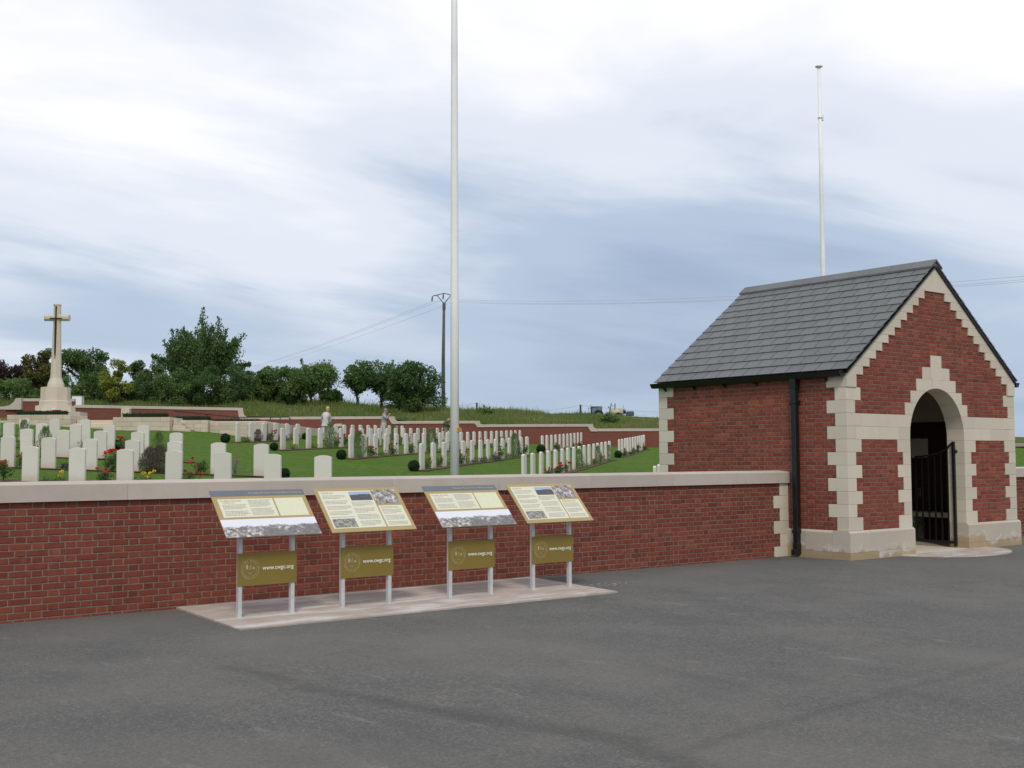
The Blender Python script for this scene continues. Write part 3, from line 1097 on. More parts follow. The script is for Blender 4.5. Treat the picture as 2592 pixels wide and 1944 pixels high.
plinth_run(0, 0, 0, 0, [-0.048, 0.52, 1.05, KC - ARCH_R + 0.015], [-0.05, 0.75, 1.35, KC - ARCH_R + 0.015], 'front')
plinth_run(0, 0, 0, 0, [KC + ARCH_R - 0.015, 4.12, 4.75, KW + 0.048], [KC + ARCH_R - 0.015, 4.05, 4.55, 5.0, KW + 0.05], 'front')
plinth_run(0, 0, 0, 0, [0.302, 0.86, 1.235], [0.302, 0.62, 1.235], 'left')
plinth_run(0, 0, 0, 0, [1.62, 2.5, 3.4, KL], [1.62, 2.2, 3.0, KL], 'left')

# corner quoins (front left, front right, back left)
for kq in range(12):
    z0, z1 = zk(3 * kq) + 0.0015, zk(3 * kq + 3) - 0.0015
    wide_front = kq % 2 == 0
    fx = 0.388 if wide_front else 0.231
    ly = 0.233 if wide_front else 0.400
    if kq == 11:
        loc(MB().box(-0.004, 0.2, 0.09, 0.40, z0, z1, 0.004)).build('quoin_stone', 'limestone', gate)
    else:
        loc(MB().box(-0.004, fx, -0.004, ly, z0, z1, 0.004)).build('quoin_stone', 'limestone', gate)
        loc(MB().box(KW - fx, KW + 0.004, -0.004, ly, z0, z1, 0.004)).build('quoin_stone', 'limestone', gate)
    by = 0.385 if (kq % 2 == 1) else 0.22
    loc(MB().box(-0.004, 0.25, KL - by, KL + 0.004, z0, z1, 0.004)).build('quoin_stone', 'limestone', gate)

# belt course: two rows of blocks between corner and arch
def arch_x(z):
    if z <= ARCH_Z:
        return ARCH_R
    q = ARCH_R ** 2 - (z - ARCH_Z) ** 2
    return math.sqrt(q) if q > 0 else 0.0


def arch_block(xo, c0, c1, side, depth=0.345, name='arch_stone', xin=None):
    """block from half-width xo in to the arch curve (or to half-width xin), courses c0..c1"""
    z0, z1 = zk(c0) + 0.0015, zk(c1) - 0.0015
    if xin is None:
        inner = [(arch_x(z0 + (z1 - z0) * i / 8), z0 + (z1 - z0) * i / 8) for i in range(9)]
    else:
        inner = [(xin, z0), (xin, z1)]
    poly = [(xo, z0)] + inner + [(xo, z1)]
    pts = [(KC + side * x, z) for x, z in poly]
    loc(MB().prism(pts, -0.004, depth, 'Y')).build(name, 'limestone', gate)


for side in (-1, 1):
    for kq in range(7):                                  # jambs
        arch_block((1.262 if kq % 2 == 0 else 1.100) - 0.003, 3 * kq, 3 * kq + 3, side, name='jamb_stone')
    loc(MB().box(*((KC - ARCH_R - 0.2, KC - ARCH_R) if side < 0 else (KC + ARCH_R, KC + ARCH_R + 0.2)), 0.0, 0.345, 0.0, ZP - 0.001)).build('jamb_stone', 'plinth_stone', gate)
    arch_block(1.20, 21, 24, side, name='belt_stone')
    arch_block(1.26, 24, 27, side, name='belt_stone')
    edges = [(1.203, 1.80, 21, 24), (1.803, KC - 0.234, 21, 24), (1.263, KC - 0.391, 24, 27)]
    for a, b, c0, c1 in edges:
        arch_block(b, c0, c1, side, 0.2, 'belt_stone', xin=a)
    arch_block(1.005, 27, 30, side)
    arch_block(0.822, 30, 33, side)
# crown of the arch: two haunches and a keystone
z0, z1 = zk(33) + 0.0015, zk(36) - 0.0015
for side in (-1, 1):
    zt = ARCH_Z + ARCH_R
    inner = []
    for i in range(9):
        x = 0.125 + (math.sqrt(max(ARCH_R ** 2 - (z0 - ARCH_Z) ** 2, 0)) - 0.125) * (1 - i / 8)
        inner.append((x, ARCH_Z + math.sqrt(ARCH_R ** 2 - x * x)))
    poly = [(0.632, z0)] + inner + [(0.125, z1), (0.632, z1)]
    loc(MB().prism([(KC + side * x, z) for x, z in poly], -0.004, 0.345, 'Y')).build('arch_stone', 'limestone', gate)
    loc(MB().prism([(KC + side * x, z) for x, z in ((0.172, zk(36)), (0.435, zk(36)), (0.435, zk(39) - 0.0015), (0.172, zk(39) - 0.0015))], -0.004, 0.2, 'Y')).build('arch_stone', 'limestone', gate)
inner = [(0.1235 - 0.247 * i / 6, 0) for i in range(7)]
poly = [(KC + x, ARCH_Z + math.sqrt(ARCH_R ** 2 - x * x)) for x, _ in inner] + [(KC - 0.1235, zk(36)), (KC - 0.1705, zk(36)), (KC - 0.1705, zk(42)), (KC + 0.1705, zk(42)), (KC + 0.1705, zk(36)), (KC + 0.1235, zk(36))]
loc(MB().prism(poly, -0.010, 0.345, 'Y')).build('keystone', 'limestone', gate)

# stepped gable stones under the verge
def step_x(cidx):
    return 0.26 + 0.1905 * ((cidx - 36) // 2 + 1) if cidx >= 36 else 0.26


for side in (-1, 1):
    def gx(x):
        return x if side < 0 else KW - x
    zb = zk(33) + 0.002
    loc(MB().prism([(gx(-0.012), zb), (gx(0.258), zb), (gx(0.258), zk(36) - 0.001), (gx(-0.012), rake(0) - 0.035)] if rake(0) - 0.035 > zk(36) else [(gx(-0.012), zb), (gx(0.258), zb), (gx(0.258), zk(36) - 0.001), (gx(-0.012), zk(36) - 0.001)], -0.022, 0.10, 'Y')).build('kneeler_stone', 'limestone', gate)
    for i in range(11):
        c0 = 36 + 2 * i
        xb = step_x(c0) - 0.001
        za, zc_ = zk(c0) + 0.0015, zk(c0 + 2)
        if i == 0:
            za = zk(36) + 0.001
        def rx(z):
            return (z - (EAVE_Z - 0.02) + 0.035) / SLOPE + EAVE_X
        xa0, xa1 = max(rx(za), -0.012), max(rx(zc_ - 0.0015), -0.012)
        poly = [(gx(xa0), za), (gx(xb), za), (gx(xb), zc_ - 0.0015), (gx(xa1), zc_ - 0.0015)]
        loc(MB().prism(poly, -0.020 - 0.0006 * (i % 3), 0.10, 'Y')).build('gable_stone', 'limestone', gate)
ztop = zk(58) + 0.001
x0 = (ztop - (EAVE_Z - 0.02) + 0.035) / SLOPE + EAVE_X
loc(MB().prism([(x0, ztop), (KW - x0, ztop), (KC, rake(KC) - 0.04)], -0.021, 0.10, 'Y')).build('gable_stone', 'limestone', gate)

# face bricks
items = []
for cidx in range(58):
    z = zk(cidx) + CH / 2
    kq = cidx // 3
    fields = []
    if cidx < 21:
        a, b = (0.388, KC - 1.262) if kq % 2 == 0 else (0.231, KC - 1.100)
        fields = [(a, b), (KW - b, KW - a)]
    elif cidx < 27:
        fields = []
    elif cidx < 30:
        fields = [(0.231, KC - 1.005), (KC + 1.005, KW - 0.231)]
    elif cidx < 33:
        fields = [(0.388, KC - 0.822), (KC + 0.822, KW - 0.388)]
    else:
        a = step_x(cidx)
        hw = 0.634 if cidx < 36 else (0.437 if cidx < 39 else (0.173 if cidx < 42 else None))
        fields = [(a, KW - a)] if hw is None else [(a, KC - hw), (KC + hw, KW - a)]
    for a, b in fields:
        for p0, p1, full in flemish(a, b, cidx, 0.06):
            items.append(((p0 + p1) / 2, p1 - p0, z, full, Vector((0, 0, 0)), Vector((1, 0, 0)), 0.0))
for cidx in range(36):
    z = zk(cidx) + CH / 2
    kq = cidx // 3
    a = 0.233 if kq % 2 == 0 else 0.400
    b = KL - (0.22 if kq % 2 == 0 else 0.385)
    for p0, p1, full in flemish(a, b, cidx, 0.12):
        items.append(((p0 + p1) / 2, p1 - p0, z, full, Vector((0, 0, 0)), Vector((0, 1, 0)), R(-90)))
lay_bricks(items, gate, 300, 0.74)

# roof: slates laid course by course on both slopes
ang = math.atan(SLOPE)
GAUGE = 0.252
NROW = 13
SW = (KL + 0.13) / 14
SY0 = -0.065


def slate_mesh(w):
    m = MB()
    L_ = GAUGE + 0.10
    m.box(-w / 2 + 0.0075, w / 2 - 0.0075, 0.0, L_, 0.0, 0.015, 0.0)
    me = bpy.data.meshes.new('slate')
    v = [(x, y, z + (0.020 if y < 0.01 else 0.0)) for x, y, z in m.v]
    me.from_pydata(v, [], m.f)
    me.materials.append(MAT['slate'])
    return me


roof = empty('roof', (0, 0, 0))
roof.parent = gate
SL_FULL = slate_mesh(SW)
SL_HALF = slate_mesh(SW / 2)
far_v, far_f = [], []
for row in range(NROW):
    s0 = row * GAUGE
    n = 14 if row % 2 == 0 else 15
    for i in range(n):
        if row % 2 == 0:
            yc, me, w = SY0 + SW * (i + 0.5), SL_FULL, SW
        else:
            if i == 0:
                yc, me, w = SY0 + SW * 0.25, SL_HALF, SW / 2
            elif i == 14:
                yc, me, w = SY0 + SW * 13.75, SL_HALF, SW / 2
            else:
                yc, me, w = SY0 + SW * i, SL_FULL, SW
        for side in (-1, 1):
            base = Vector((EAVE_X + s0 * math.cos(ang), yc, EAVE_Z + s0 * math.sin(ang) + 0.004 * (row > 0)))
            # local x along the eave, local y up the slope
            if side < 0:
                rot = Matrix(((0, math.cos(ang), -math.sin(ang)), (-1, 0, 0), (0, math.sin(ang), math.cos(ang)))).to_4x4()
                jit = Matrix.Rotation(random.uniform(-0.006, 0.006), 4, 'Z') @ Matrix.Rotation(random.uniform(-0.006, 0.006), 4, 'X')
                o = link_mesh('slate', me, roof)
                o.matrix_local = Matrix.Translation(base - GO) @ rot @ jit
            else:
                rot = Matrix(((0, -math.cos(ang), math.sin(ang)), (1, 0, 0), (0, math.sin(ang), math.cos(ang)))).to_4x4()
                b2 = Vector((KW - base.x, base.y, base.z))
                mt = Matrix.Translation(b2 - GO) @ rot
                k0 = len(far_v)
                for vv in me.vertices:
                    far_v.append(tuple(mt @ vv.co))
                for pl in me.polygons:
                    far_f.append(tuple(k0 + a for a in pl.vertices))
me = bpy.data.meshes.new('slates')
me.from_pydata(far_v, [], far_f)
me.materials.append(MAT['slate'])
o = link_mesh('slates', me, roof)
o['kind'] = 'stuff'
# sarking under the slates
m = MB()
t0, t1 = 0.02, 0.05
m.prism([(EAVE_X + 0.02, EAVE_Z - t0), (KC, EAVE_Z - t0 + SLOPE * (KC - EAVE_X - 0.02)), (KW - EAVE_X - 0.02, EAVE_Z - t0), (KW - EAVE_X - 0.02, EAVE_Z - t1), (KC, EAVE_Z - t1 + SLOPE * (KC - EAVE_X - 0.02)), (EAVE_X + 0.02, EAVE_Z - t1)], SY0 + 0.01, KL + 0.055, 'Y')
loc(m).build('roof_boards', 'black_metal', roof)
# ridge tiles
zr = 5.282
nr = 10
for i in range(nr):
    a = SY0 - 0.01 + (KL + 0.15) * i / nr
    b = SY0 - 0.01 + (KL + 0.15) * (i + 1) / nr - 0.004
    w, t = 0.185, 0.026
    dz = w * SLOPE
    pr = [(KC - w, zr - dz), (KC, zr), (KC + w, zr - dz), (KC + w, zr - dz - t * 1.3), (KC, zr - t * 1.3), (KC - w, zr - dz - t * 1.3)]
    loc(MB().prism(pr, a, b, 'Y')).build('ridge_tile', 'slate', roof)
# end plug that closes the ridge, as seen under the cap
loc(MB().prism([(KC - 0.145, zr - 0.128), (KC, zr - 0.022), (KC + 0.145, zr - 0.128)], SY0 + 0.02, SY0 + 0.05, 'Y')).build('ridge_end', 'slate', roof)

# gutters, downpipe
def gutter(xs_, side):
    x = lambda v_: v_ if side < 0 else KW - v_
    pr = [(x(EAVE_X + 0.02), EAVE_Z - 0.012), (x(EAVE_X + 0.02), EAVE_Z - 0.10), (x(EAVE_X - 0.085), EAVE_Z - 0.10), (x(EAVE_X - 0.125), EAVE_Z - 0.03), (x(EAVE_X - 0.132), EAVE_Z - 0.012), (x(EAVE_X - 0.118), EAVE_Z - 0.012), (x(EAVE_X - 0.078), EAVE_Z - 0.088), (x(EAVE_X + 0.006), EAVE_Z - 0.088), (x(EAVE_X + 0.006), EAVE_Z - 0.012)]
    g = empty('gutter')
    g.parent = gate
    y0_, y1_ = (0.006, KL + 0.06) if side < 0 else (-0.03, KL + 0.06)
    loc(MB().prism(pr, y0_, y1_, 'Y')).build('trough', 'black_metal', g)
    for ye in (y0_, y1_ - 0.01):
        loc(MB().prism([pr[0], pr[1], pr[2], pr[3], pr[4]], ye - 0.003, ye + 0.012, 'Y')).build('end_cap', 'black_metal', g)
    if side < 0:
        for i in range(6):
            yb = 0.35 + i * 0.75
            loc(MB().prism([(-0.028, EAVE_Z - 0.17), (-0.11, EAVE_Z - 0.105), (-0.028, EAVE_Z - 0.105)], yb, yb + 0.03, 'Y')).build('bracket', 'black_metal', g)


gutter(None, -1)
gutter(None, 1)
pipe = empty('downpipe')
pipe.parent = gate
PY = 1.0
loc(MB().box(-0.135, -0.035, PY - 0.05, PY + 0.05, 0.20, 2.93, 0.006)).build('pipe', 'black_metal', pipe)
loc(MB().prism([(-0.15, 3.05), (-0.02, 3.05), (-0.028, 2.88), (-0.142, 2.88)], PY - 0.062, PY + 0.062, 'Y')).build('outlet', 'black_metal', pipe)
for z in (2.62, 0.40):
    loc(MB().box(-0.148, -0.002, PY - 0.062, PY + 0.062, z, z + 0.06, 0.004)).build('pipe_collar', 'black_metal', pipe)
loc(MB().box(-0.142, -0.03, PY - 0.058, PY + 0.058, 0.05, 0.24, 0.01)).build('pipe_shoe', 'black_metal', pipe)
loc(MB().box(-0.20, -0.06, PY - 0.05, PY + 0.05, 0.03, 0.13, 0.01)).build('pipe_spout', 'black_metal', pipe)

# iron gate leaf, folded back inside the arch, and its twin by the left jamb
def gate_leaf(hx, hy, ex, ey, label):
    root = empty('iron_gate', (hx, hy, 0.0), math.atan2(ey - hy, ex - hx), label, 'gate')
    Lg = math.hypot(ex - hx, ey - hy)
    MB().box(-0.025, 0.025, -0.025, 0.025, 0.05, 1.98, 0.004).build('hinge_post', 'black_metal', root)
    MB().box(0.02, Lg, -0.014, 0.014, 0.09, 0.14).build('bottom_rail', 'black_metal', root)
    top = [(0.0, 0, 1.96), (0.06, 0, 1.93), (0.16, 0, 1.84), (0.32, 0, 1.77), (0.55, 0, 1.72), (Lg, 0, 1.70)]
    MB().tube(top, 0.017, 6).build('top_rail', 'black_metal', root)
    for i in range(1, 7):
        x = Lg * i / 6
        zt = np.interp(x, [q[0] for q in top], [q[2] for q in top])
        MB().box(x - 0.012, x + 0.012, -0.012, 0.012, 0.12, zt).build('bar', 'black_metal', root)
    MB().box(Lg - 0.10, Lg, -0.02, 0.02, 0.95, 1.10, 0.004).build('lock_box', 'black_metal', root)
    MB().ball((-0.03, -0.03, 1.80), 0.035, 10, 6).build('stop_knob', 'black_metal', root)
    return root


gate_leaf(KC + ARCH_R - 0.035, 0.20, KC + ARCH_R + 0.02, 1.03, 'black iron gate leaf on the right jamb of the arched doorway')

# apron stone in front of the door
pts = [(2.80 + 1.42 * math.cos(t), 0.0 + 1.02 * math.sin(t)) for t in np.linspace(math.pi, 2 * math.pi, 33)]
tag(MB().prism(pts, -0.05, 0.016, 'Z').build('threshold_slab', 'concrete'), 'half round pale stone threshold in front of the arched doorway', 'slab')

# ---------------------------------------------------------------- information boards
tag(MB().prism([(-11.27, -0.86), (-6.12, -0.89), (-5.82, 1.235), (-11.06, 1.235)], -0.06, 0.018, 'Z').build('concrete_slab', 'concrete'), 'long pale concrete slab under the four information boards', 'slab')

_tm = {}


def text_mesh(s_, size):
    key = (s_, size)
    if key not in _tm:
        cu = bpy.data.curves.new('lettering', 'FONT')
        cu.body = s_
        cu.size = size
        cu.align_x = 'CENTER'
        cu.align_y = 'CENTER'
        cu.resolution_u = 2
        cu.offset = size * 0.018
        ob = bpy.data.objects.new('lettering', cu)
        COL.objects.link(ob)
        dg = bpy.context.evaluated_depsgraph_get()
        me = bpy.data.meshes.new_from_object(ob.evaluated_get(dg))
        bpy.data.objects.remove(ob)
        _tm[key] = me
    return _tm[key]


def put_text(parent, s_, size, pos, mat, flat, name='lettering', rot=0.0):
    """flat: text lies in the parent's XY plane; otherwise it stands in XZ facing -Y"""
    me = text_mesh(s_, size).copy()
    me.materials.clear()
    me.materials.append(MAT[mat])
    o = link_mesh(name, me, parent)
    o.location = pos
    o.rotation_euler = (0, 0, rot) if flat else (R(90), 0, 0)
    return o


def text_lines(x0, x1, y0, y1, nlines, rng, z, gap_every=0):
    """lines of tiny words on a board"""
    m = MB()
    lh = (y1 - y0) / nlines
    for i in range(nlines):
        if gap_every and i % gap_every == gap_every - 1:
            continue
        y = y1 - (i + 0.5) * lh
        x = x0
        end = x1 - (x1 - x0) * (rng.random() * 0.10 if not (gap_every and i % gap_every == gap_every - 2) else rng.random() * 0.5)
        while x < end:
            w = rng.uniform(0.010, 0.032)
            m.quad((x, y - lh * 0.22, z), (min(x + w, end), y - lh * 0.22, z), (min(x + w, end), y + lh * 0.20, z), (x, y + lh * 0.20, z))
            x += w + 0.006
    return m


BW, BL, BT = 1.125, 0.66, R(46.5)


def board(xc, kind, label):
    YP = -0.085
    root = empty('information_board', (xc, YP, 0.0), 0, label, 'sign', 'information boards on the concrete slab')
    rng = random.Random(int(xc * 100))
    for sx_ in (-1, 1):
        cx = sx_ * 0.312
        p_ = empty('post')
        p_.parent = root
        MB().box(cx - 0.022, cx + 0.022, -0.028, 0.028, 0.0, 1.085, 0.003).build('post_tube', 'aluminium', p_)
        MB().box(cx - 0.036, cx + 0.036, -0.045, 0.045, 0.012, 0.024).build('foot_plate', 'aluminium', p_)
    # lower plaque
    pl = empty('plaque')
    pl.parent = root
    MB().box(-0.352, 0.352, -0.037, -0.0285, 0.352, 0.698, 0.001).build('plate', 'plaque_ochre', pl)
    put_text(pl, 'www.cwgc.org', 0.062, (0.125, -0.0385, 0.532), 'letter_white', False)
    ex, ez = -0.205, 0.527
    ring = 'COMMONWEALTH WAR GRAVES COMMISSION '
    for i, ch_ in enumerate(ring):
        if ch_ == ' ':
            continue
        t = math.pi * 1.5 - 2 * math.pi * (i + 0.5) / len(ring)
        me = text_mesh(ch_, 0.021).copy()
        me.materials.clear()
        me.materials.append(MAT['emblem_cream'])
        o_ = link_mesh('emblem_letter', me, pl)
        o_.location = (ex + 0.093 * math.cos(t), -0.0385, ez + 0.093 * math.sin(t))
        o_.rotation_euler = (R(90), -(t - math.pi / 2), 0)
    em = MB()
    for rr, t_ in ((0.108, 0.0022), (0.076, 0.0022)):
        n = 40
        for i in range(n):
            a0, a1 = 2 * math.pi * i / n, 2 * math.pi * (i + 1) / n
            em.quad(*[(ex + r_ * math.cos(a), -0.0383, ez + r_ * math.sin(a)) for r_, a in ((rr, a0), (rr + t_, a0), (rr + t_, a1), (rr, a1))])
    def eq(*ab):
        em.quad(*[(ex + a, -0.0384, ez + b) for a, b in ab])
    # charges above a bar: a standing block, a peaked figure and a low mount, with a shallow bowl below
    eq((-0.050, 0.004), (-0.026, 0.004), (-0.024, 0.030), (-0.030, 0.050), (-0.046, 0.050), (-0.052, 0.030))
    eq((-0.012, 0.004), (-0.006, 0.004), (0.004, 0.040), (0.000, 0.048))
    eq((0.010, 0.004), (0.016, 0.004), (0.006, 0.048), (0.000, 0.048))
    eq((0.026, 0.004), (0.054, 0.004), (0.050, 0.020), (0.036, 0.028), (0.028, 0.016))
    eq((-0.062, -0.001), (0.062, -0.001), (0.062, 0.002), (-0.062, 0.002))
    for i in range(10):
        a0, a1 = math.pi * (1.08 + 0.84 * i / 10), math.pi * (1.08 + 0.84 * (i + 1) / 10)
        eq(*[(r_ * math.cos(a), 0.004 + 0.72 * r_ * math.sin(a)) for r_, a in ((0.052, a0), (0.0545, a0), (0.0545, a1), (0.052, a1))])
    eq((-0.016, -0.052), (0.016, -0.052), (0.016, -0.046), (-0.016, -0.046))
    em.build('emblem', 'emblem_cream', pl, fix=False)
    # tilted panel; local frame: x along, y up the panel, z out of its face
    pn = empty('panel')
    pn.parent = root
    pn.location = (0, 0.012, 1.125)
    pn.rotation_euler = (BT, 0, 0)
    MB().box(-BW / 2, BW / 2, -BL / 2, BL / 2, -0.012, 0.0, 0.001).build('face', 'board_tan', pn)
    MB().box(-BW / 2 + 0.05, BW / 2 - 0.05, -0.10, 0.10, -0.045, -0.0125).build('bracket', 'aluminium', pn)

    def pane(name, x0, x1, y0, y1, mat, z=0.0012):
        m = MB()
        cx, cy = (x0 + x1) / 2, (y0 + y1) / 2
        m.box(x0 - cx, x1 - cx, y0 - cy, y1 - cy, -z, 0.0)
        o_ = m.build(name, mat, pn)
        o_.location = (cx, cy, z + 0.0004)
        return o_

    zz = 0.0022
    hw = BW / 2
    if kind == 'title':
        pane('title_strip', -hw + 0.0005, hw - 0.0005, 0.245, BL / 2 - 0.0005, 'board_slate')
        put_text(pn, 'Fromelles (Pheasant Wood) Military Cemetery', 0.034, (0.205, 0.288, zz), 'board_gold', True)
        pane('text_pane', -hw + 0.055, 0.14, -0.055, 0.205, 'board_cream')
        pane('map_print', 0.16, hw - 0.05, -0.055, 0.205, 'print_map')
        pane('panorama_print', -hw + 0.0005, hw - 0.0005, -BL / 2 + 0.0005, -0.085, 'print_panorama')
        put_text(pn, 'The Battle of Fromelles', 0.026, (-hw + 0.20, 0.178, zz), 'board_heading', True)
        put_text(pn, '19-20 July 1916', 0.022, (-hw + 0.17, 0.150, zz), 'board_heading', True)
        text_lines(-hw + 0.09, -0.19, -0.035, 0.13, 9, rng, zz, 5).build('text_block', 'board_ink', pn, fix=False)['kind'] = 'stuff'
        text_lines(-0.16, 0.11, -0.035, 0.19, 13, rng, zz, 7).build('text_block', 'board_ink', pn, fix=False)['kind'] = 'stuff'
    else:
        pane('text_pane', -hw + 0.045, 0.17, -0.275, 0.285, 'board_cream')
        pane('hill_print', -0.13, 0.16, 0.135, 0.27, 'print_hill', 0.0018)
        pane('dig_print', -hw + 0.065, -0.20, -0.262, -0.135, 'print_dig', 0.0018)
        pane('ruin_print', 0.19, hw - 0.05, 0.075, 0.29, 'print_ruin')
        pane('text_pane', 0.19, hw - 0.045, -0.275, 0.045, 'board_cream')
        text_lines(-hw + 0.075, -0.32, 0.24, 0.27, 2, rng, zz).build('text_block', 'board_heading', pn, fix=False)['kind'] = 'stuff'
        text_lines(-hw + 0.075, -0.17, -0.12, 0.225, 17, rng, zz, 4).build('text_block', 'board_ink', pn, fix=False)['kind'] = 'stuff'
        text_lines(-0.145, 0.145, -0.25, 0.12, 19, rng, zz, 5).build('text_block', 'board_ink', pn, fix=False)['kind'] = 'stuff'
        text_lines(0.215, 0.46, 0.0, 0.03, 2, rng, zz).build('text_block', 'board_heading', pn, fix=False)['kind'] = 'stuff'
        text_lines(0.215, hw - 0.07, -0.255, -0.01, 13, rng, zz, 5).build('text_block', 'board_ink', pn, fix=False)['kind'] = 'stuff'
    return root


board(-10.60, 'title', 'information board with slate title strip at the left end of the slab')
board(-9.34, 'text', 'information board of cream text panes, second from the left')
board(-7.845, 'title', 'information board with slate title strip, second from the right')
board(-6.54, 'text', 'information board of cream text panes nearest the gatehouse')

# ---------------------------------------------------------------- far boundary wall


def far_z(px_y, d):
    return CAM.z + (1159.3 - px_y) / 2976.0 * d


far_wall = empty('boundary_wall', FAR(0, WALL_D, 0), FROT, 'stepped red brick boundary wall with pale coping at the back of the cemetery', 'wall')
# runs in the wall's own frame: (x0, x1, y0, y1, top z)
RUNS = [(-34.0, -28.3, -6.0, -5.3, 4.75), (-28.3, -25.2, -5.3, -4.9, 5.22), (-25.2, -16.64, -4.9, 0.0, 4.86), (-16.64, -7.28, 0.0, 0.0, 4.30), (-7.28, -2.02, 0.0, 0.0, 4.005), (-2.02, 4.97, 0.0, 0.0, 3.78), (4.97, 16.0, 0.0, 0.0, 3.49), (16.0, 24.0, 0.0, -6.5, 3.0), (24.0, 29.0, -6.5, -18.0, 2.36)]
CT = 0.17


def far_run(x0, x1, y0, y1, zt, scroll_left=None, scroll_right=None):
    L_ = math.hypot(x1 - x0, y1 - y0)
    a = math.atan2(y1 - y0, x1 - x0)
    g_ = empty('wall_run', (x0, y0, 0), a)
    g_.parent = far_wall
    MB().box(0, L_, 0.0, 0.35, 0.5, zt - CT - 0.001).build('brick_face', 'far_brick', g_)
    n = max(1, round(L_ / 1.75))
    for i in range(n):
        MB().box(L_ * i / n + 0.003, L_ * (i + 1) / n - 0.003, -0.045, 0.40, zt - CT, zt, 0.012).build('coping_stone', 'coping_stone', g_)
    if scroll_right is not None:
        # swept coping that drops to the lower run
        drop = scroll_right
        pr = [(L_ - 0.30, zt), (L_ + 0.02, zt)]
        for i in range(7):
            t = math.pi / 2 * i / 6
            pr.append((L_ + 0.02 + 0.30 * (1 - math.cos(t)), zt - 0.10 - (drop - 0.10) * math.sin(t)))
        pr += [(L_ + 0.32, zt - drop - CT), (L_ - 0.12, zt - drop - CT), (L_ - 0.24, zt - drop), (L_ - 0.30, zt - CT)]
        MB().prism(pr, -0.055, 0.41, 'Y').build('swept_coping', 'coping_stone', g_)
    return g_


for i, (x0, x1, y0, y1, zt) in enumerate(RUNS):
    nxt = RUNS[i + 1][4] if i + 1 < len(RUNS) else None
    drop = zt - nxt if (nxt is not None and i in (3, 4, 5) or i == 2) else None
    far_run(x0, x1, y0, y1, zt, scroll_right=drop)
# block where the wall rises at the far left, pilaster blocks
MB().prism([(-28.95, 4.75 - CT), (-28.0, 4.75 - CT), (-28.0, 5.235), (-28.32, 5.235), (-28.45, 5.0), (-28.7, 4.82), (-28.95, 4.77)], -5.50, -4.9, 'Y').build('swept_coping', 'coping_stone', far_wall)
MB().box(-22.9, -22.42, -3.72, -3.0, 3.4, 4.69, 0.01).build('pilaster', 'far_stone', far_wall)
for x, z0, z1 in ((-10.9, 3.70, 3.87), (-11.15, 3.5, 3.70), (-10.9, 3.3, 3.5)):
    MB().box(x, x + 0.42, -0.012, 0.2, z0, z1 - 0.004).build('quoin_stone', 'far_stone', far_wall)

# ---------------------------------------------------------------- terrace with steps
ter = empty('stone_terrace', FAR(-17, 50, 0), FROT, 'pale stone terrace with steps and low retaining walls in front of the cross', 'terrace')


def tb(name, l0, l1, d0, d1, z0, z1, mat='far_stone', ch=0.02):
    o_ = MB().box(l0 + 17, l1 + 17, d0 - 50, d1 - 50, z0, z1, ch).build(name, mat, ter)
    return o_


tb('platform', -33, -10.9, 51.9, 71.5, 1.8, 3.38)
# right-hand front block, in coursed stones
def coursed(l0, l1, d0, d1, z0, z1, rows_, n, name='wall_stone'):
    hh = (z1 - z0) / rows_
    for r_ in range(rows_):
        cuts = [l0] + [l0 + (l1 - l0) * (i + (0.5 if r_ % 2 else 0.0)) / n for i in range(0 if r_ % 2 else 1, n)] + [l1]
        for a, b in zip(cuts[:-1], cuts[1:]):
            if b - a > 0.02:
                tb(name, a + 0.003, b - 0.003, d0 + 0.004 * random.random(), d1, z0 + hh * r_ + 0.002, z0 + hh * (r_ + 1) - 0.002, ch=0.008)


coursed(-16.85, -14.45, 49.6, 51.6, 2.70, 3.49, 4, 3)
coursed(-21.45, -18.75, 49.9, 51.9, 2.80, 3.62, 4, 4)
coursed(-14.30, -13.10, 50.6, 51.8, 2.70, 3.39, 4, 2)
coursed(-13.10, -10.62, 50.9, 51.9, 2.60, 3.32, 4, 3)
for i in range(4):
    tb('step', -18.74, -16.87, 49.5 + 0.36 * i, 53.0, 2.6, 2.955 + 0.15 * i)
    tb('step', -27.0, -21.46, 49.8 + 0.36 * i, 53.0, 2.6, 2.955 + 0.15 * i)
for i, e_ in enumerate((-13.66, -13.90, -14.07, -14.29)):
    tb('step', -14.44, e_, 49.9 + 0.06 * i, 50.58, 2.6, 2.86 + 0.135 * (i + 1))
rw = MB().prism([(-10.60, 51.0), (-10.10, 53.4), (-10.10, 54.5), (-11.2, 54.5), (-11.2, 51.9), (-10.6, 51.9)], 2.4, 3.26, 'Z')
rw.v = [(x + 17, y - 50, z) for x, y, z in rw.v]
rw.build('return_wall', 'far_stone', ter)

# handrail on the terrace ramp
hr = empty('handrail', FAR(-10.6, 53.6, 3.2), FROT, 'thin dark metal handrail on the right end of the terrace', 'handrail')
MB().tube([(-4.9, 0.3, 0.72), (-1.9, 0.1, 0.41), (0.42, 0, 0.41), (0.50, 0, 0.33)], 0.024, 6).build('rail', 'black_metal', hr)
for x in (-0.42, 0.02, 0.46):
    MB().tube([(x, 0, -0.3), (x, 0, 0.40)], 0.024, 6).build('post', 'black_metal', hr)
for x, z in ((-3.4, 0.57), (-4.7, 0.70)):
    MB().tube([(x, 0.2, 0.1), (x, 0.2, z)], 0.02, 6).build('post', 'black_metal', hr)

# ---------------------------------------------------------------- leaves and plants


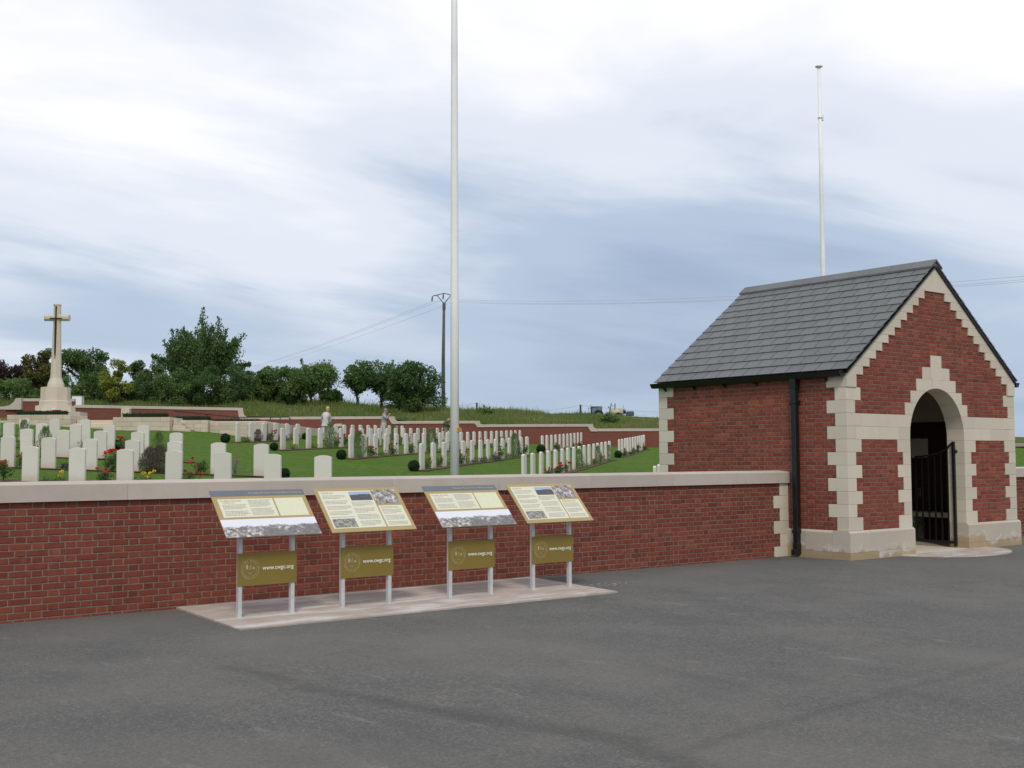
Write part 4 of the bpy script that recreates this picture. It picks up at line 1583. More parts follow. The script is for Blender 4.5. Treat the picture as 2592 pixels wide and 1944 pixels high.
def leaf_quads(cent, size, flat=0.0, aspect=0.55, up=None):
    """diamond leaves at the given centres"""
    n = len(cent)
    a = RNG.normal(size=(n, 3))
    if up is not None:
        a = a * 0.45 + np.asarray(up)[None]
    a /= np.linalg.norm(a, axis=1)[:, None]
    b = RNG.normal(size=(n, 3))
    b[:, 2] *= (1 - flat)
    b -= (b * a).sum(1)[:, None] * a
    b /= np.linalg.norm(b, axis=1)[:, None] + 1e-9
    s = np.asarray(size).reshape(-1, 1)
    v = np.empty((n, 4, 3))
    v[:, 0] = cent - a * s * 0.5
    v[:, 1] = cent + b * s * 0.5 * aspect
    v[:, 2] = cent + a * s * 0.5
    v[:, 3] = cent - b * s * 0.5 * aspect
    return v.reshape(-1, 3)


def ellipsoid_pts(n, c, r_, shell=0.5):
    d = RNG.normal(size=(n, 3))
    d /= np.linalg.norm(d, axis=1)[:, None]
    q = RNG.random(n) ** shell
    return np.asarray(c)[None] + d * q[:, None] * np.asarray(r_)[None]


def leaf_obj(name, cent, size, mat, parent=None, tone=None, **kw):
    if tone is None:
        tone = np.clip(RNG.normal(0.5, 0.25, len(cent)), 0, 1)
    me = np_mesh(name, leaf_quads(cent, size, **kw), 4, mat, tone)
    return link_mesh(name, me, parent)


def petals(name, centres, rad, mat, parent):
    """small double blooms: a ring of petals round each centre"""
    c = []
    for p in centres:
        c.append(ellipsoid_pts(9, p, (rad, rad, rad * 0.7), 0.4))
    c = np.concatenate(c)
    me = np_mesh(name, leaf_quads(c, np.full(len(c), rad * 1.5), aspect=0.95), 4, mat)
    o_ = link_mesh(name, me, parent)
    o_['kind'] = 'stuff'
    return o_


def plant(kind, x, y, label, s=1.0, group='plants between the headstones'):
    z = lz(x, y)
    nm = {'rose': 'rose_bush', 'low': 'ground_cover_plant', 'yellow': 'yellow_flower', 'grey': 'grey_leaved_plant', 'feather': 'feathery_plant', 'silver': 'silver_plant', 'pink': 'pink_flower', 'orange': 'orange_flower', 'mauve': 'lavender_plant', 'heather': 'heather_plant', 'blades': 'iris_plant'}[kind]
    root = empty(nm, (x, y, z), random.uniform(0, 6.28), label, 'plant', group)
    r_ = 0.24 * s
    if kind == 'rose':
        h = 0.46 * s * random.uniform(0.85, 1.2)
        c = np.concatenate([ellipsoid_pts(70, (random.uniform(-.5, .5) * r_, random.uniform(-.5, .5) * r_, h * random.uniform(.3, .75)), (r_ * .7, r_ * .7, h * .35), .6) for _ in range(4)])
        leaf_obj('foliage', c, RNG.uniform(0.05, 0.09, len(c)) * s, 'leaf_dark', root)
        fl = [(random.uniform(-1, 1) * r_, random.uniform(-1, 1) * r_, h * random.uniform(.75, 1.15)) for _ in range(random.randint(3, 6))]
        petals('bloom', fl, 0.045 * s, 'petal_red', root)
        m = MB()
        for f_ in fl:
            m.tube([(f_[0] * .2, f_[1] * .2, 0), (f_[0] * .7, f_[1] * .7, f_[2] * .6), f_], 0.006, 4, False)
        m.build('stems', 'bark', root)['kind'] = 'stuff'
    elif kind in ('low', 'yellow', 'grey', 'pink', 'orange'):
        h = 0.20 * s
        mat = {'low': 'leaf_mid', 'yellow': 'leaf_mid', 'grey': 'leaf_grey', 'pink': 'leaf_grey', 'orange': 'leaf_mid'}[kind]
        c = np.concatenate([ellipsoid_pts(60, (random.uniform(-1, 1) * r_, random.uniform(-.6, .6) * r_, h * .5), (r_ * .7, r_ * .6, h * .6), .6) for _ in range(4)])
        c[:, 2] = np.abs(c[:, 2])
        leaf_obj('foliage', c, RNG.uniform(0.045, 0.08, len(c)) * s, mat, root)
        if kind in ('yellow', 'pink', 'orange'):
            fl = [(random.uniform(-1, 1) * r_, random.uniform(-1, 1) * r_, h * random.uniform(1.0, 1.7)) for _ in range(random.randint(4, 7))]
            petals('bloom', fl, 0.036 * s, 'petal_' + kind, root)
        elif random.random() < 0.3:
            fl = [(random.uniform(-1, 1) * r_, random.uniform(-1, 1) * r_, h * random.uniform(0.9, 1.2)) for _ in range(3)]
            petals('bloom', fl, 0.026 * s, random.choice(['petal_red', 'petal_white', 'petal_yellow']), root)
    elif kind in ('feather', 'heather'):
        h = (0.95 if kind == 'feather' else 0.62) * s
        n = 800
        t = RNG.random(n)
        th = RNG.random(n) * 6.283
        q = np.sqrt(RNG.random(n)) * (0.07 + 0.22 * np.sin(np.pi * np.clip(t, 0, 1) ** 0.75)) * s
        c = np.stack([np.cos(th) * q, np.sin(th) * q, t * h], 1)
        leaf_obj('foliage', c, RNG.uniform(0.10, 0.20, n) * s, 'leaf_feather' if kind == 'feather' else 'leaf_heather', root, aspect=0.09, up=(0, 0, 1.1))
    elif kind == 'silver':
        n = 90
        th = RNG.random(n) * 6.283
        t = RNG.random(n)
        c = np.stack([np.cos(th) * .14 * t * s, np.sin(th) * .14 * t * s, (0.08 + .38 * t) * s], 1)
        leaf_obj('foliage', c, RNG.uniform(.16, .30, n) * s, 'leaf_silver', root, aspect=0.10, up=(0, 0, 1.5))
        petals('bloom', [(random.uniform(-.12, .12), random.uniform(-.12, .12), random.uniform(.4, .58) * s) for _ in range(3)], 0.030, 'petal_orange', root)
    elif kind in ('mauve', 'blades'):
        n = 120
        th = RNG.random(n) * 6.283
        t = RNG.random(n)
        c = np.stack([np.cos(th) * .15 * t * s, np.sin(th) * .15 * t * s, (0.08 + .25 * RNG.random(n)) * s], 1)
        leaf_obj('foliage', c, RNG.uniform(.18, .36, n) * s, 'leaf_mid' if kind == 'blades' else 'leaf_feather', root, aspect=0.10, up=(0, 0, 1.6))
        if kind == 'mauve':
            c = np.stack([RNG.normal(0, .10, 60) * s, RNG.normal(0, .10, 60) * s, RNG.uniform(.38, .56, 60) * s], 1)
            leaf_obj('bloom', c, np.full(60, .05), 'petal_mauve', root, aspect=0.5, up=(0, 0, 1))
        else:
            petals('bloom', [(random.uniform(-.15, .15), random.uniform(-.15, .15), random.uniform(.3, .5) * s) for _ in range(3)], 0.032, random.choice(['petal_red', 'petal_orange']), root)
    return root


def box_ball(x, y, rad, label):
    z = lz(x, y)
    root = empty('clipped_box_bush', (x, y, z), 0, label, 'bush', 'clipped round box bushes at the row ends')
    d = RNG.normal(size=(900, 3))
    d /= np.linalg.norm(d, axis=1)[:, None]
    c = d * rad * RNG.uniform(0.90, 1.03, 900)[:, None] + np.array([0, 0, rad * 0.92])
    leaf_obj('foliage', c, RNG.uniform(.035, .06, 900), 'leaf_box', root)
    m = MB()
    m.ball((0, 0, rad * 0.92), rad * 0.88, 14, 10, 0.02)
    o_ = m.build('inner_growth', 'leaf_box', root)
    return root


# ---------------------------------------------------------------- headstones
hm = MB()
prof = [(-0.1905, -0.12), (0.1905, -0.12), (0.1905, 0.772)]
for i in range(1, 10):
    t = i / 10
    x = 0.1905 - 0.381 * t
    prof.append((x, 0.772 + 0.041 * (1 - (2 * t - 1) ** 2)))
prof.append((-0.1905, 0.772))
hm.prism(prof, -0.038, 0.038, 'Y')
hs_src = hm.build('headstone', 'headstone_stone')
HS_MESH = hs_src.data
bmh = bmesh.new()
bmh.from_mesh(HS_MESH)
bmesh.ops.bevel(bmh, geom=[e_ for e_ in bmh.edges if e_.calc_face_angle(0) > 0.9], offset=0.005, segments=1, affect='EDGES')
bmh.to_mesh(HS_MESH)
bmh.free()
bpy.data.objects.remove(hs_src)

ROWS = {'A': ('left block', 'front row of the left block', 'from the left', -46), 'B': ('left block', 'second row of the left block', 'from the left', -46), 'C': ('left block', 'third row of the left block', 'from the left', -46), 'D': ('left block', 'fourth row of the left block', 'from the left', -46), 'E': ('left block', 'back row of the left block', 'from the left', -46),
        'R0': ('right block', 'row half hidden by the gatehouse', 'from the left', 39.5), 'R2': ('right block', 'long row right of the flagpole', 'from the near end', 39.5), 'R3': ('right block', 'short row beside the gatehouse corner', 'from the near end', 39.5), 'R4': ('right block', 'short row before the stepped wall', 'from the near end', 39.5),
        'R1': ('right block', 'row crossing behind the flagpole', 'from the near end', 39.5), 'P': ('right block', 'row one behind the flagpole row', 'from the near end', 39.5), 'Q': ('right block', 'row two behind the flagpole row', 'from the near end', 39.5), 'S': ('right block', 'row in front of the terrace end', 'from the left', 39.5), 'S2': ('right block', 'furthest row where two visitors stand', 'from the left', 39.5)}
KINDS = {('A', 0): 'yellow', ('A', 1): 'rose', ('A', 2): 'yellow', ('A', 3): 'rose', ('A', 4): 'low', ('A', 5): 'low', ('B', 0): 'rose', ('B', 1): 'grey', ('B', 2): 'rose', ('B', 3): 'heather', ('B', 4): 'rose', ('B', 5): 'silver', ('C', 0): 'feather', ('C', 1): 'mauve', ('C', 2): 'low', ('C', 3): 'feather', ('D', 0): 'feather', ('D', 2): 'pink', ('D', 3): 'rose', ('E', 1): 'low', ('P', 0): 'feather', ('P', 3): 'rose', ('P', 5): 'blades', ('P', 7): 'feather', ('Q', 2): 'orange', ('Q', 3): 'feather', ('Q', 4): 'rose', ('Q', 6): 'silver', ('S', 0): 'low', ('S', 1): 'heather', ('S', 2): 'rose', ('R1', 0): 'blades', ('R1', 1): 'blades', ('R1', 3): 'rose', ('R1', 4): 'pink', ('R2', 2): 'rose', ('R2', 4): 'rose', ('R2', 8): 'low', ('S2', 8): 'feather'}
PNAME = {'rose': 'red rose bush', 'low': 'low green plant', 'yellow': 'green plant with yellow flowers', 'grey': 'grey-leaved plant', 'feather': 'tall feathery green plant', 'silver': 'silvery spiky plant', 'pink': 'pink-flowered plant', 'orange': 'orange-flowered plant', 'mauve': 'lavender clump', 'heather': 'purplish brown bushy plant', 'blades': 'clump of sword-shaped leaves'}
prand = random.Random(3)
for key, pts in STONES.items():
    blk, rname, frm, ra = ROWS[key]
    ux = Vector((math.cos(R(ra)), math.sin(R(ra)), 0))
    nx = Vector((-ux.y, ux.x, 0))
    for i, (x, y, z) in enumerate(pts):
        o = link_mesh('headstone', HS_MESH)
        o.location = (x, y, z)
        o.rotation_euler = (prand.gauss(0, 0.006), prand.gauss(0, 0.006), R(ra) + prand.gauss(0, 0.012))
        tag(o, 'white headstone, %s %s in the %s' % (ORD[i], frm, rname), 'headstone', 'headstones of the ' + blk)
    # planting bed along the row
    if len(pts) > 2:
        p0, p1 = Vector(pts[0]), Vector(pts[-1])
        n = len(pts) * 3
        rr = []
        for j in range(n + 1):
            t = -0.55 / (p1 - p0).length + (1 + 1.1 / (p1 - p0).length) * j / n
            c = p0.lerp(p1, t)
            line = []
            for wv in (-0.30, 0.0, 0.26):
                q = c + nx * (wv + prand.uniform(-0.03, 0.03) * (wv != 0)) if abs(wv) > 0 else c
                line.append((q.x, q.y, lz(q.x, q.y) + 0.022))
            rr.append(line)
        structure(grid_mesh('flower_bed', rr, 'soil'))
    for i in range(len(pts) - 1):
        kind = KINDS.get((key, i)) or prand.choices(['rose', 'low', 'grey', 'feather', 'orange', 'blades', 'pink', 'yellow'], [34, 30, 12, 5, 5, 7, 4, 3])[0]
        if key not in 'AB' and (key, i) not in KINDS and prand.random() < (0.30 if key in ('R2', 'R3', 'R4') else 0.15):
            continue
        a, b = Vector(pts[i]), Vector(pts[i + 1])
        c = a.lerp(b, 0.5 + prand.uniform(-0.12, 0.12)) - nx * prand.uniform(0.0, 0.14)
        plant(kind, c.x, c.y, '%s between %s and %s stones, %s' % (PNAME[kind], ORD[i], ORD[i + 1], rname), prand.uniform(0.8, 1.1) * (0.78 if key in ('R2', 'R3', 'R4') else 1.0))
plant('rose', -8.95, 16.1, 'red rose bush at the left edge, before the front row', 1.15)
plant('heather', -4.95, 17.05, 'dark bushy plant left of the fifth stone, second row', 1.1)
for (x, y, rad, lab) in ((-2.75, 14.55, 0.135, 'clipped round bush right of the second row, left block'), (3.0, 17.4, 0.17, 'clipped round bush at the near end of the flagpole row'), (3.45, 22.4, 0.17, 'clipped round bush at the near end one row behind the flagpole'), (3.3, 26.95, 0.15, 'clipped round bush at the near end two rows behind the flagpole'), (3.7, 31.9, 0.19, 'clipped round bush left of the row before the terrace end'), (-2.9, 25.7, 0.165, 'clipped round bush between the last stones of the fourth row'), (20.8, 27.3, 0.17, 'clipped round bush before the short row by the gatehouse corner'), (18.8, 30.4, 0.22, 'clipped round bush before the short row by the stepped wall'), (10.1, 37.1, 0.17, 'clipped round bush right of the row before the terrace end')):
    box_ball(x, y, rad, lab)

# clipped hedges on the terrace
def hedge(l0, l1, d, z0, z1, label):
    root = empty('clipped_hedge', FAR((l0 + l1) / 2, d, z0), FROT, label, 'hedge', 'clipped hedges on the terrace')
    w, h = l1 - l0, z1 - z0
    n = int(900 * w / 2.5)
    c = RNG.uniform(-1, 1, size=(n, 3))
    ax = RNG.integers(0, 3, n)
    sg = np.sign(RNG.normal(size=n))
    c[np.arange(n), ax] = sg
    c = c * np.array([w / 2, 0.30, h / 2]) + np.array([0, 0, h / 2])
    leaf_obj('foliage', c + RNG.normal(0, .012, size=c.shape), RNG.uniform(.05, .09, n), 'leaf_box', root)
    MB().box(-w / 2 + .02, w / 2 - .02, -.28, .28, 0.0, h - .02, 0.02).build('inner_growth', 'leaf_box', root)
    return root


hedge(-21.95, -19.85, 52.3, 3.38, 3.88, 'clipped dark hedge on the terrace in front of the cross')
hedge(-17.25, -15.4, 52.3, 3.38, 3.76, 'clipped dark hedge on the terrace right of the central steps')
hedge(-15.1, -13.5, 52.4, 3.30, 3.62, 'clipped dark hedge on the terrace beside the small side steps')
hedge(-13.45, -11.35, 52.6, 3.20, 3.49, 'low clipped hedge at the right end of the terrace')

# ---------------------------------------------------------------- cross
cx_ = empty('memorial_cross', FAR(-22.55, 58, 3.38), FROT + R(3), 'tall pale stone memorial cross with bronze sword on octagonal base', 'cross')


def octa(z0, z1, r0, r1, name, mat='cross_stone', sx_=1.0, rot=math.pi / 8):
    m = MB()
    a = [(r0 * sx_ * math.cos(rot + math.pi / 4 * i), r0 * math.sin(rot + math.pi / 4 * i), z0) for i in range(8)]
    b = [(r1 * sx_ * math.cos(rot + math.pi / 4 * i), r1 * math.sin(rot + math.pi / 4 * i), z1) for i in range(8)]
    m.v = a + b
    m.f = [tuple(range(7, -1, -1)), tuple(range(8, 16))] + [(i, (i + 1) % 8, 8 + (i + 1) % 8, 8 + i) for i in range(8)]
    m.smooth = [False] * 10
    return m.build(name, mat, cx_)


Z0 = 3.38
octa(0.0, 0.67, 1.50, 1.50, 'step')
octa(0.672, 0.99, 0.94, 0.92, 'step')
octa(0.992, 1.20, 0.755, 0.75, 'step')
octa(1.20, 1.24, 0.75, 0.70, 'base_moulding')
octa(1.242, 1.90, 0.70, 0.695, 'plinth')
octa(1.902, 2.05, 0.40, 0.385, 'shaft_foot')
octa(2.05, 2.36, 0.385, 0.275, 'shaft_flare')
sh_ = octa(2.362, 5.20, 0.262, 0.185, 'shaft')
octa(5.20, 5.50, 0.185, 0.182, 'crossing')
octa(5.50, 5.97, 0.182, 0.172, 'head')
octa(5.97, 6.03, 0.195, 0.195, 'head_cap')
for sg in (-1, 1):
    m = MB()
    a = [(sg * 0.10, 0.165 * math.cos(math.pi / 8 + math.pi / 4 * i), 5.35 + 0.165 * math.sin(math.pi / 8 + math.pi / 4 * i)) for i in range(8)]
    b = [(sg * 0.54, 0.155 * math.cos(math.pi / 8 + math.pi / 4 * i), 5.35 + 0.155 * math.sin(math.pi / 8 + math.pi / 4 * i)) for i in range(8)]
    c2 = [(sg * 0.60, 0.175 * math.cos(math.pi / 8 + math.pi / 4 * i), 5.35 + 0.175 * math.sin(math.pi / 8 + math.pi / 4 * i)) for i in range(8)]
    m.v = a + b + c2
    m.f = [tuple(range(8)), tuple(range(16, 24))] + [(i, (i + 1) % 8, 8 + (i + 1) % 8, 8 + i) for i in range(8)] + [(8 + i, 8 + (i + 1) % 8, 16 + (i + 1) % 8, 16 + i) for i in range(8)]
    m.smooth = [False] * len(m.f)
    m.build('arm', 'cross_stone', cx_)
sw = empty('bronze_sword')
sw.parent = cx_
m = MB()
m.prism([(-0.045, 5.25), (0.045, 5.25), (0.035, 3.6), (0.0, 3.28), (-0.035, 3.6)], -0.255, -0.185, 'Y')
m.build('blade', 'bronze', sw)
MB().box(-0.03, 0.03, -0.225, -0.185, 5.25, 5.85, 0.008).build('grip', 'bronze', sw)
MB().ball((0, -0.205, 5.87), 0.05, 8, 6).build('pommel', 'bronze', sw)
MB().box(-0.30, 0.30, -0.23, -0.185, 5.28, 5.335, 0.008).build('guard', 'bronze', sw)
# wreath laid on the base
wr = empty('poppy_wreath', FAR(-22.0, 56.75, 4.05), FROT, 'small red wreath with a white card on the cross base', 'wreath')
m = MB()
m.tube([(0.17 * math.cos(t), 0.17 * math.sin(t), 0.03) for t in np.linspace(0, 2 * math.pi, 13)], 0.045, 6)
m.build('ring', 'petal_red', wr)
MB().box(-0.22, -0.06, -0.02, 0.03, 0.03, 0.17, 0.01).build('card', 'letter_white', wr)

# white trough among the trees
wb = empty('white_box', FAR((196 - 1296) / 2976 * 77, 77, far_z(1009, 77)), FROT, 'small white box standing in the grass behind the cross', 'box')
MB().box(-0.32, 0.32, -0.25, 0.25, -0.4, 0.24, 0.02).build('body', 'white_paint', wb)
MB().box(-0.34, 0.34, -0.27, 0.27, 0.2405, 0.27, 0.01).build('lid', 'white_paint', wb)

# ---------------------------------------------------------------- trees


def limb_pts(base, direction, length, bend, n=6):
    p = Vector(base)
    d = Vector(direction).normalized()
    out = [p.copy()]
    for i in range(n):
        d = (d + Vector((random.gauss(0, .10), random.gauss(0, .10), bend))).normalized()
        p = p + d * (length / n)
        out.append(p.copy())
    return out


def tree(name, label, px, d, base_y, top_y, half_px, mat, n_leaf=7000, shoots=0, trunk=0.18, leaf=0.17, lobes=18, shape=(1, 1, 1), tone_mu=0.5, gap=0.0, group='trees behind the far wall', cat='tree'):
    k_ = d / 2976.0
    lat = (px - 1296) * k_
    zb = min(far_z(base_y, d), terrain_z(lat, d) + 0.1)
    h = far_z(top_y, d) - zb
    w = half_px * k_
    root = empty(name, FAR(lat, d, zb), FROT, label, cat, group)
    cz = h * (trunk + (1 - trunk) * 0.5)
    rz_ = h * (1 - trunk) * 0.5
    # trunk and limbs
    m = MB()
    tr = 0.035 * h * 0.5 + 0.03
    m.tube([(0, 0, -0.5), (random.gauss(0, .05), 0, h * trunk * .6), (random.gauss(0, .1), random.gauss(0, .1), h * (trunk + .15)), (random.gauss(0, .15), 0, h * .62)], [tr * 1.25, tr, tr * .7, tr * .25], 8)
    tips = []
    for i in range(9 + shoots):
        th = random.uniform(0, 6.283)
        up = random.uniform(.35, 1.0) if i < 9 else random.uniform(.9, 2.4)
        L_ = random.uniform(.55, .95) * (w if i < 9 else max(w, h * .55))
        st = (0, 0, h * random.uniform(trunk * .7, trunk + .3))
        pts = limb_pts(st, (math.cos(th), math.sin(th) * .8, up), L_, .05)
        m.tube(pts, [tr * .5 * (1 - .85 * j / len(pts)) + .006 for j in range(len(pts))], 5)
        tips.append(pts)
    m.build('trunk', 'bark', root)
    cents, tones = [], []
    per = int(n_leaf * (0.72 if shoots else 0.86) / lobes)
    for i in range(lobes):
        th = random.uniform(0, 6.283)
        ph = math.asin(random.uniform(-0.85, 0.95))
        q = random.uniform(.35, .78)
        c = (w * q * math.cos(th) * math.cos(ph) * shape[0], w * q * math.sin(th) * math.cos(ph) * .8, cz + rz_ * q * math.sin(ph))
        rad = random.uniform(.24, .42)
        if trunk < .15:
            zf = random.uniform(.10, .86)
            rb = math.sqrt(max(0.05, 1 - ((zf - .40) / .62) ** 2)) * random.uniform(.35, .82)
            c = (w * rb * math.cos(th), w * rb * math.sin(th) * .8, h * zf)
            rad = random.uniform(.20, .38)
        lw = max(w * rad, .25)
        cc = ellipsoid_pts(per, c, (lw, lw * .9, min(lw * .85, rz_ * .5)), .42)
        tn = random.gauss(tone_mu, .13)
        cents.append(cc)
        # one tone for the clump, with random spread from leaf to leaf
        tones.append(np.clip(tn + RNG.normal(0, .17, per), 0, 1))
    for pts in tips:
        n = int(n_leaf * (.28 if shoots else .14) / len(tips))
        t = RNG.random(n) ** .7
        idx = np.clip(t * (len(pts) - 1), 0, len(pts) - 1.001)
        P = np.array([tuple(p) for p in pts])
        i0 = idx.astype(int)
        fr = (idx - i0)[:, None]
        c = P[i0] * (1 - fr) + P[i0 + 1] * fr + RNG.normal(0, .13 + .05 * w / 3, size=(n, 3)) * (1.2 - t)[:, None]
        cents.append(c)
        tones.append(np.clip(RNG.normal(tone_mu + .08, .18, n), 0, 1))
    cents = np.concatenate(cents)
    tones = np.concatenate(tones)
    keep = cents[:, 2] > h * trunk * .5 * (1 - gap) + (0.05 if gap < .5 else 0)
    cents, tones = cents[keep], tones[keep]
    leaf_obj('crown', cents, RNG.uniform(.6, 1.3, len(cents)) * leaf, mat, root, tones, aspect=.6)
    return root


def spiky_tree(name, label, px, d, base_y, top_y, half_px, mat, n_shoot=80, n_leaf=24000, leaf=.17):
    """broad tree with many upswept leafy shoots"""
    k_ = d / 2976.0
    lat = (px - 1296) * k_
    zb = terrain_z(lat, d)
    h = far_z(top_y, d) - zb
    w = half_px * k_
    root = empty(name, FAR(lat, d, zb), FROT, label, 'tree', 'trees behind the far wall')
    m = MB()
    m.tube([(0, 0, -.5), (.05, 0, .8), (-.05, .05, h * .4)], [.24, .19, .10], 8)
    cents, tones = [], []
    for i in range(n_shoot):
        th = random.uniform(0, 6.283)
        q = math.sqrt(random.random())
        st = (q * w * .50 * math.cos(th), q * w * .4 * math.sin(th), h * random.uniform(.18, .42))
        lean = q * 0.95
        top = h * (1.0 if i == 0 else random.uniform(.82, .98) - .13 * q * q) - st[2]
        ln = top / (1 + lean * .55) * (1.0 if i == 0 else random.uniform(.85, 1.05))
        if i == 0:
            st, lean = (w * .02, 0, h * .3), .05
            ln = h * .66
        pts = limb_pts(st, (lean * math.cos(th), lean * .8 * math.sin(th), 1.0), ln, .06, 8)
        m.tube(pts, [.06 * (1 - .9 * j / len(pts)) + .008 for j in range(len(pts))], 5)
        n = n_leaf // (n_shoot + 16)
        t = RNG.random(n) ** .85
        idx = np.clip(t * (len(pts) - 1), 0, len(pts) - 1.001)
        P = np.array([tuple(p) for p in pts])
        i0 = idx.astype(int)
        fr = (idx - i0)[:, None]
        c = P[i0] * (1 - fr) + P[i0 + 1] * fr
        c = c + RNG.normal(0, 1, size=(n, 3)) * (.38 * (1 - t) + .07)[:, None]
        cents.append(c)
        tones.append(np.clip(random.gauss(.45, .1) + RNG.normal(0, .18, n), 0, 1))
    for i in range(16):
        th = random.uniform(0, 6.283)
        c0 = (w * random.uniform(.15, .65) * math.cos(th), w * .6 * math.sin(th), h * random.uniform(.12, .62))
        n = n_leaf // (n_shoot + 16)
        cents.append(ellipsoid_pts(n, c0, (w * .33, w * .3, h * .13), .45))
        tones.append(np.clip(random.gauss(.38, .1) + RNG.normal(0, .15, n), 0, 1))
    # two low side boughs
    for sg in (-1, 1):
        pts = limb_pts((sg * w * .3, 0, h * .33), (sg, -.2, .28 if sg < 0 else .05), w * .78, .02, 8)
        m.tube(pts, [.06 * (1 - .9 * j / len(pts)) + .008 for j in range(len(pts))], 5)
        P = np.array([tuple(p) for p in pts])
        n = n_leaf // 24
        t = RNG.random(n)
        idx = np.clip(t * (len(pts) - 1), 0, len(pts) - 1.001)
        i0 = idx.astype(int)
        fr = (idx - i0)[:, None]
        cents.append(P[i0] * (1 - fr) + P[i0 + 1] * fr + RNG.normal(0, .22, size=(n, 3)) * (1.3 - t)[:, None])
        tones.append(np.clip(RNG.normal(.5, .18, n), 0, 1))
    m.build('trunk', 'bark', root)
    cents = np.concatenate(cents)
    leaf_obj('crown', cents, RNG.uniform(.6, 1.3, len(cents)) * leaf, mat, root, np.concatenate(tones), aspect=.55, up=(0, 0, .5))
    return root


tree('purple_tree', 'dark purple-leaved tree at the left edge of the picture', 14, 84, 1000, 898, 74, 'leaf_purple', 9000, 8, .06)
tree('olive_tree', 'olive-brown turning tree just left of the memorial cross', 88, 82, 1000, 868, 58, 'leaf_olive', 10000, 10, .06)
tree('dark_tree', 'dark green tree directly behind the memorial cross shaft', 132, 88, 1000, 866, 44, 'leaf_dark', 6500, 6, .06)
tree('dark_tree', 'large dark green tree just right of the memorial cross', 214, 86, 1000, 862, 76, 'leaf_dark', 13000, 8, .05, lobes=26)
tree('lime_tree', 'small yellow-green tree right of the dark tree by the cross', 284, 79, 1010, 900, 50, 'leaf_lime', 6000, 12, .10, leaf=.14)
tree('dark_tree', 'dark green tree between the yellow-green tree and the tallest tree', 372, 84, 1008, 898, 66, 'leaf_dark', 10000, 9, .05)
tree('low_shrub', 'grey-green shrub in front of the tallest tree', 425, 78, 1010, 945, 56, 'leaf_mid', 6000, 4, .03, leaf=.13, tone_mu=.35)
spiky_tree('cherry_tree', 'tallest tree, with upswept spiky shoots, left of the flagpole', 508, 82, 1010, 764, 118, 'leaf_dark')
tree('dark_shrub', 'rounded dark shrub at the foot of the tallest tree', 566, 79, 1012, 918, 76, 'leaf_dark', 10000, 3, .03, leaf=.14, tone_mu=.4)
tree('dark_shrub', 'dark shrub left under the tallest tree', 478, 79.5, 1012, 930, 62, 'leaf_dark', 7500, 3, .03, leaf=.14, tone_mu=.35)
tree('willow_bush', 'bushy grey-green willow right of the tallest tree', 646, 82, 1012, 926, 56, 'leaf_mid', 8000, 14, .03, leaf=.14, tone_mu=.30)
tree('willow_bush', 'bushy green willow behind the blonde person', 704, 83, 1012, 918, 54, 'leaf_mid', 8000, 14, .03, leaf=.14, tone_mu=.36)
tree('willow_bush', 'leafy willow bush between the two taller willows', 674, 84, 1012, 932, 50, 'leaf_mid', 7000, 12, .02, leaf=.14, tone_mu=.42)
tree('willow_bush', 'leafy willow bush left of the round green tree', 744, 84, 1012, 926, 46, 'leaf_mid', 6500, 12, .02, leaf=.14, tone_mu=.40)
tree('green_tree', 'round green tree with visible trunk above the blonde person', 788, 81, 1018, 908, 84, 'leaf_mid', 11000, 10, .16, leaf=.15, tone_mu=.36, lobes=26)
tree('orchard_tree', 'dark open tree with visible trunk between the two standing visitors', 904, 82, 1022, 902, 64, 'leaf_dark', 8000, 8, .22, leaf=.15, tone_mu=.5, lobes=20)
tree('orchard_tree', 'dark tree above the person with the camera', 966, 83, 1022, 898, 60, 'leaf_dark', 8000, 8, .17, leaf=.15, lobes=20)
tree('dense_tree', 'dense round dark tree beside the tall flagpole', 1056, 81, 1048, 904, 86, 'leaf_dark', 16000, 5, .04, leaf=.15, lobes=30, tone_mu=.40)
for i, (px, d, ty, hw, mt, lab) in enumerate(((40, 79, 950, 60, 'leaf_mid', 'green undergrowth shrub left of the cross base'), (185, 80, 948, 44, 'leaf_mid', 'green undergrowth shrub right of the cross base'), (240, 81, 940, 46, 'leaf_dark', 'dark undergrowth shrub under the large dark tree'), (322, 80, 955, 44, 'leaf_mid', 'green undergrowth shrub right of the yellow-green tree'), (378, 79, 962, 40, 'leaf_dark', 'dark low shrub left of the grey-green shrub'), (612, 80, 945, 44, 'leaf_dark', 'dark undergrowth shrub right of the tallest tree'), (740, 82, 955, 40, 'leaf_dark', 'dark undergrowth shrub left of the round green tree'), (838, 85, 985, 36, 'leaf_dark', 'low dark shrub right of the round green tree'), (1010, 82, 975, 44, 'leaf_dark', 'low dark shrub left of the dense round tree'))):
    tree('undergrowth_shrub', lab, px, d, 1012, ty, hw, mt, 4500, 3, .02, leaf=.14, tone_mu=.36, group='undergrowth shrubs behind the far wall', cat='shrub')
for i, (px, d, by, ty, hw) in enumerate(((1545, 80, 1082, 1046, 34), (1230, 84, 1050, 1036, 24))):
    tree('bank_shrub', ['dark weedy shrub on the bank below the tractor', 'small weedy shrub on the bank right of the flagpole'][i], px, d, by, ty, hw, 'leaf_mid', 2500, 3, .02, leaf=.12, tone_mu=.4, group='shrubs on the bank', cat='shrub')

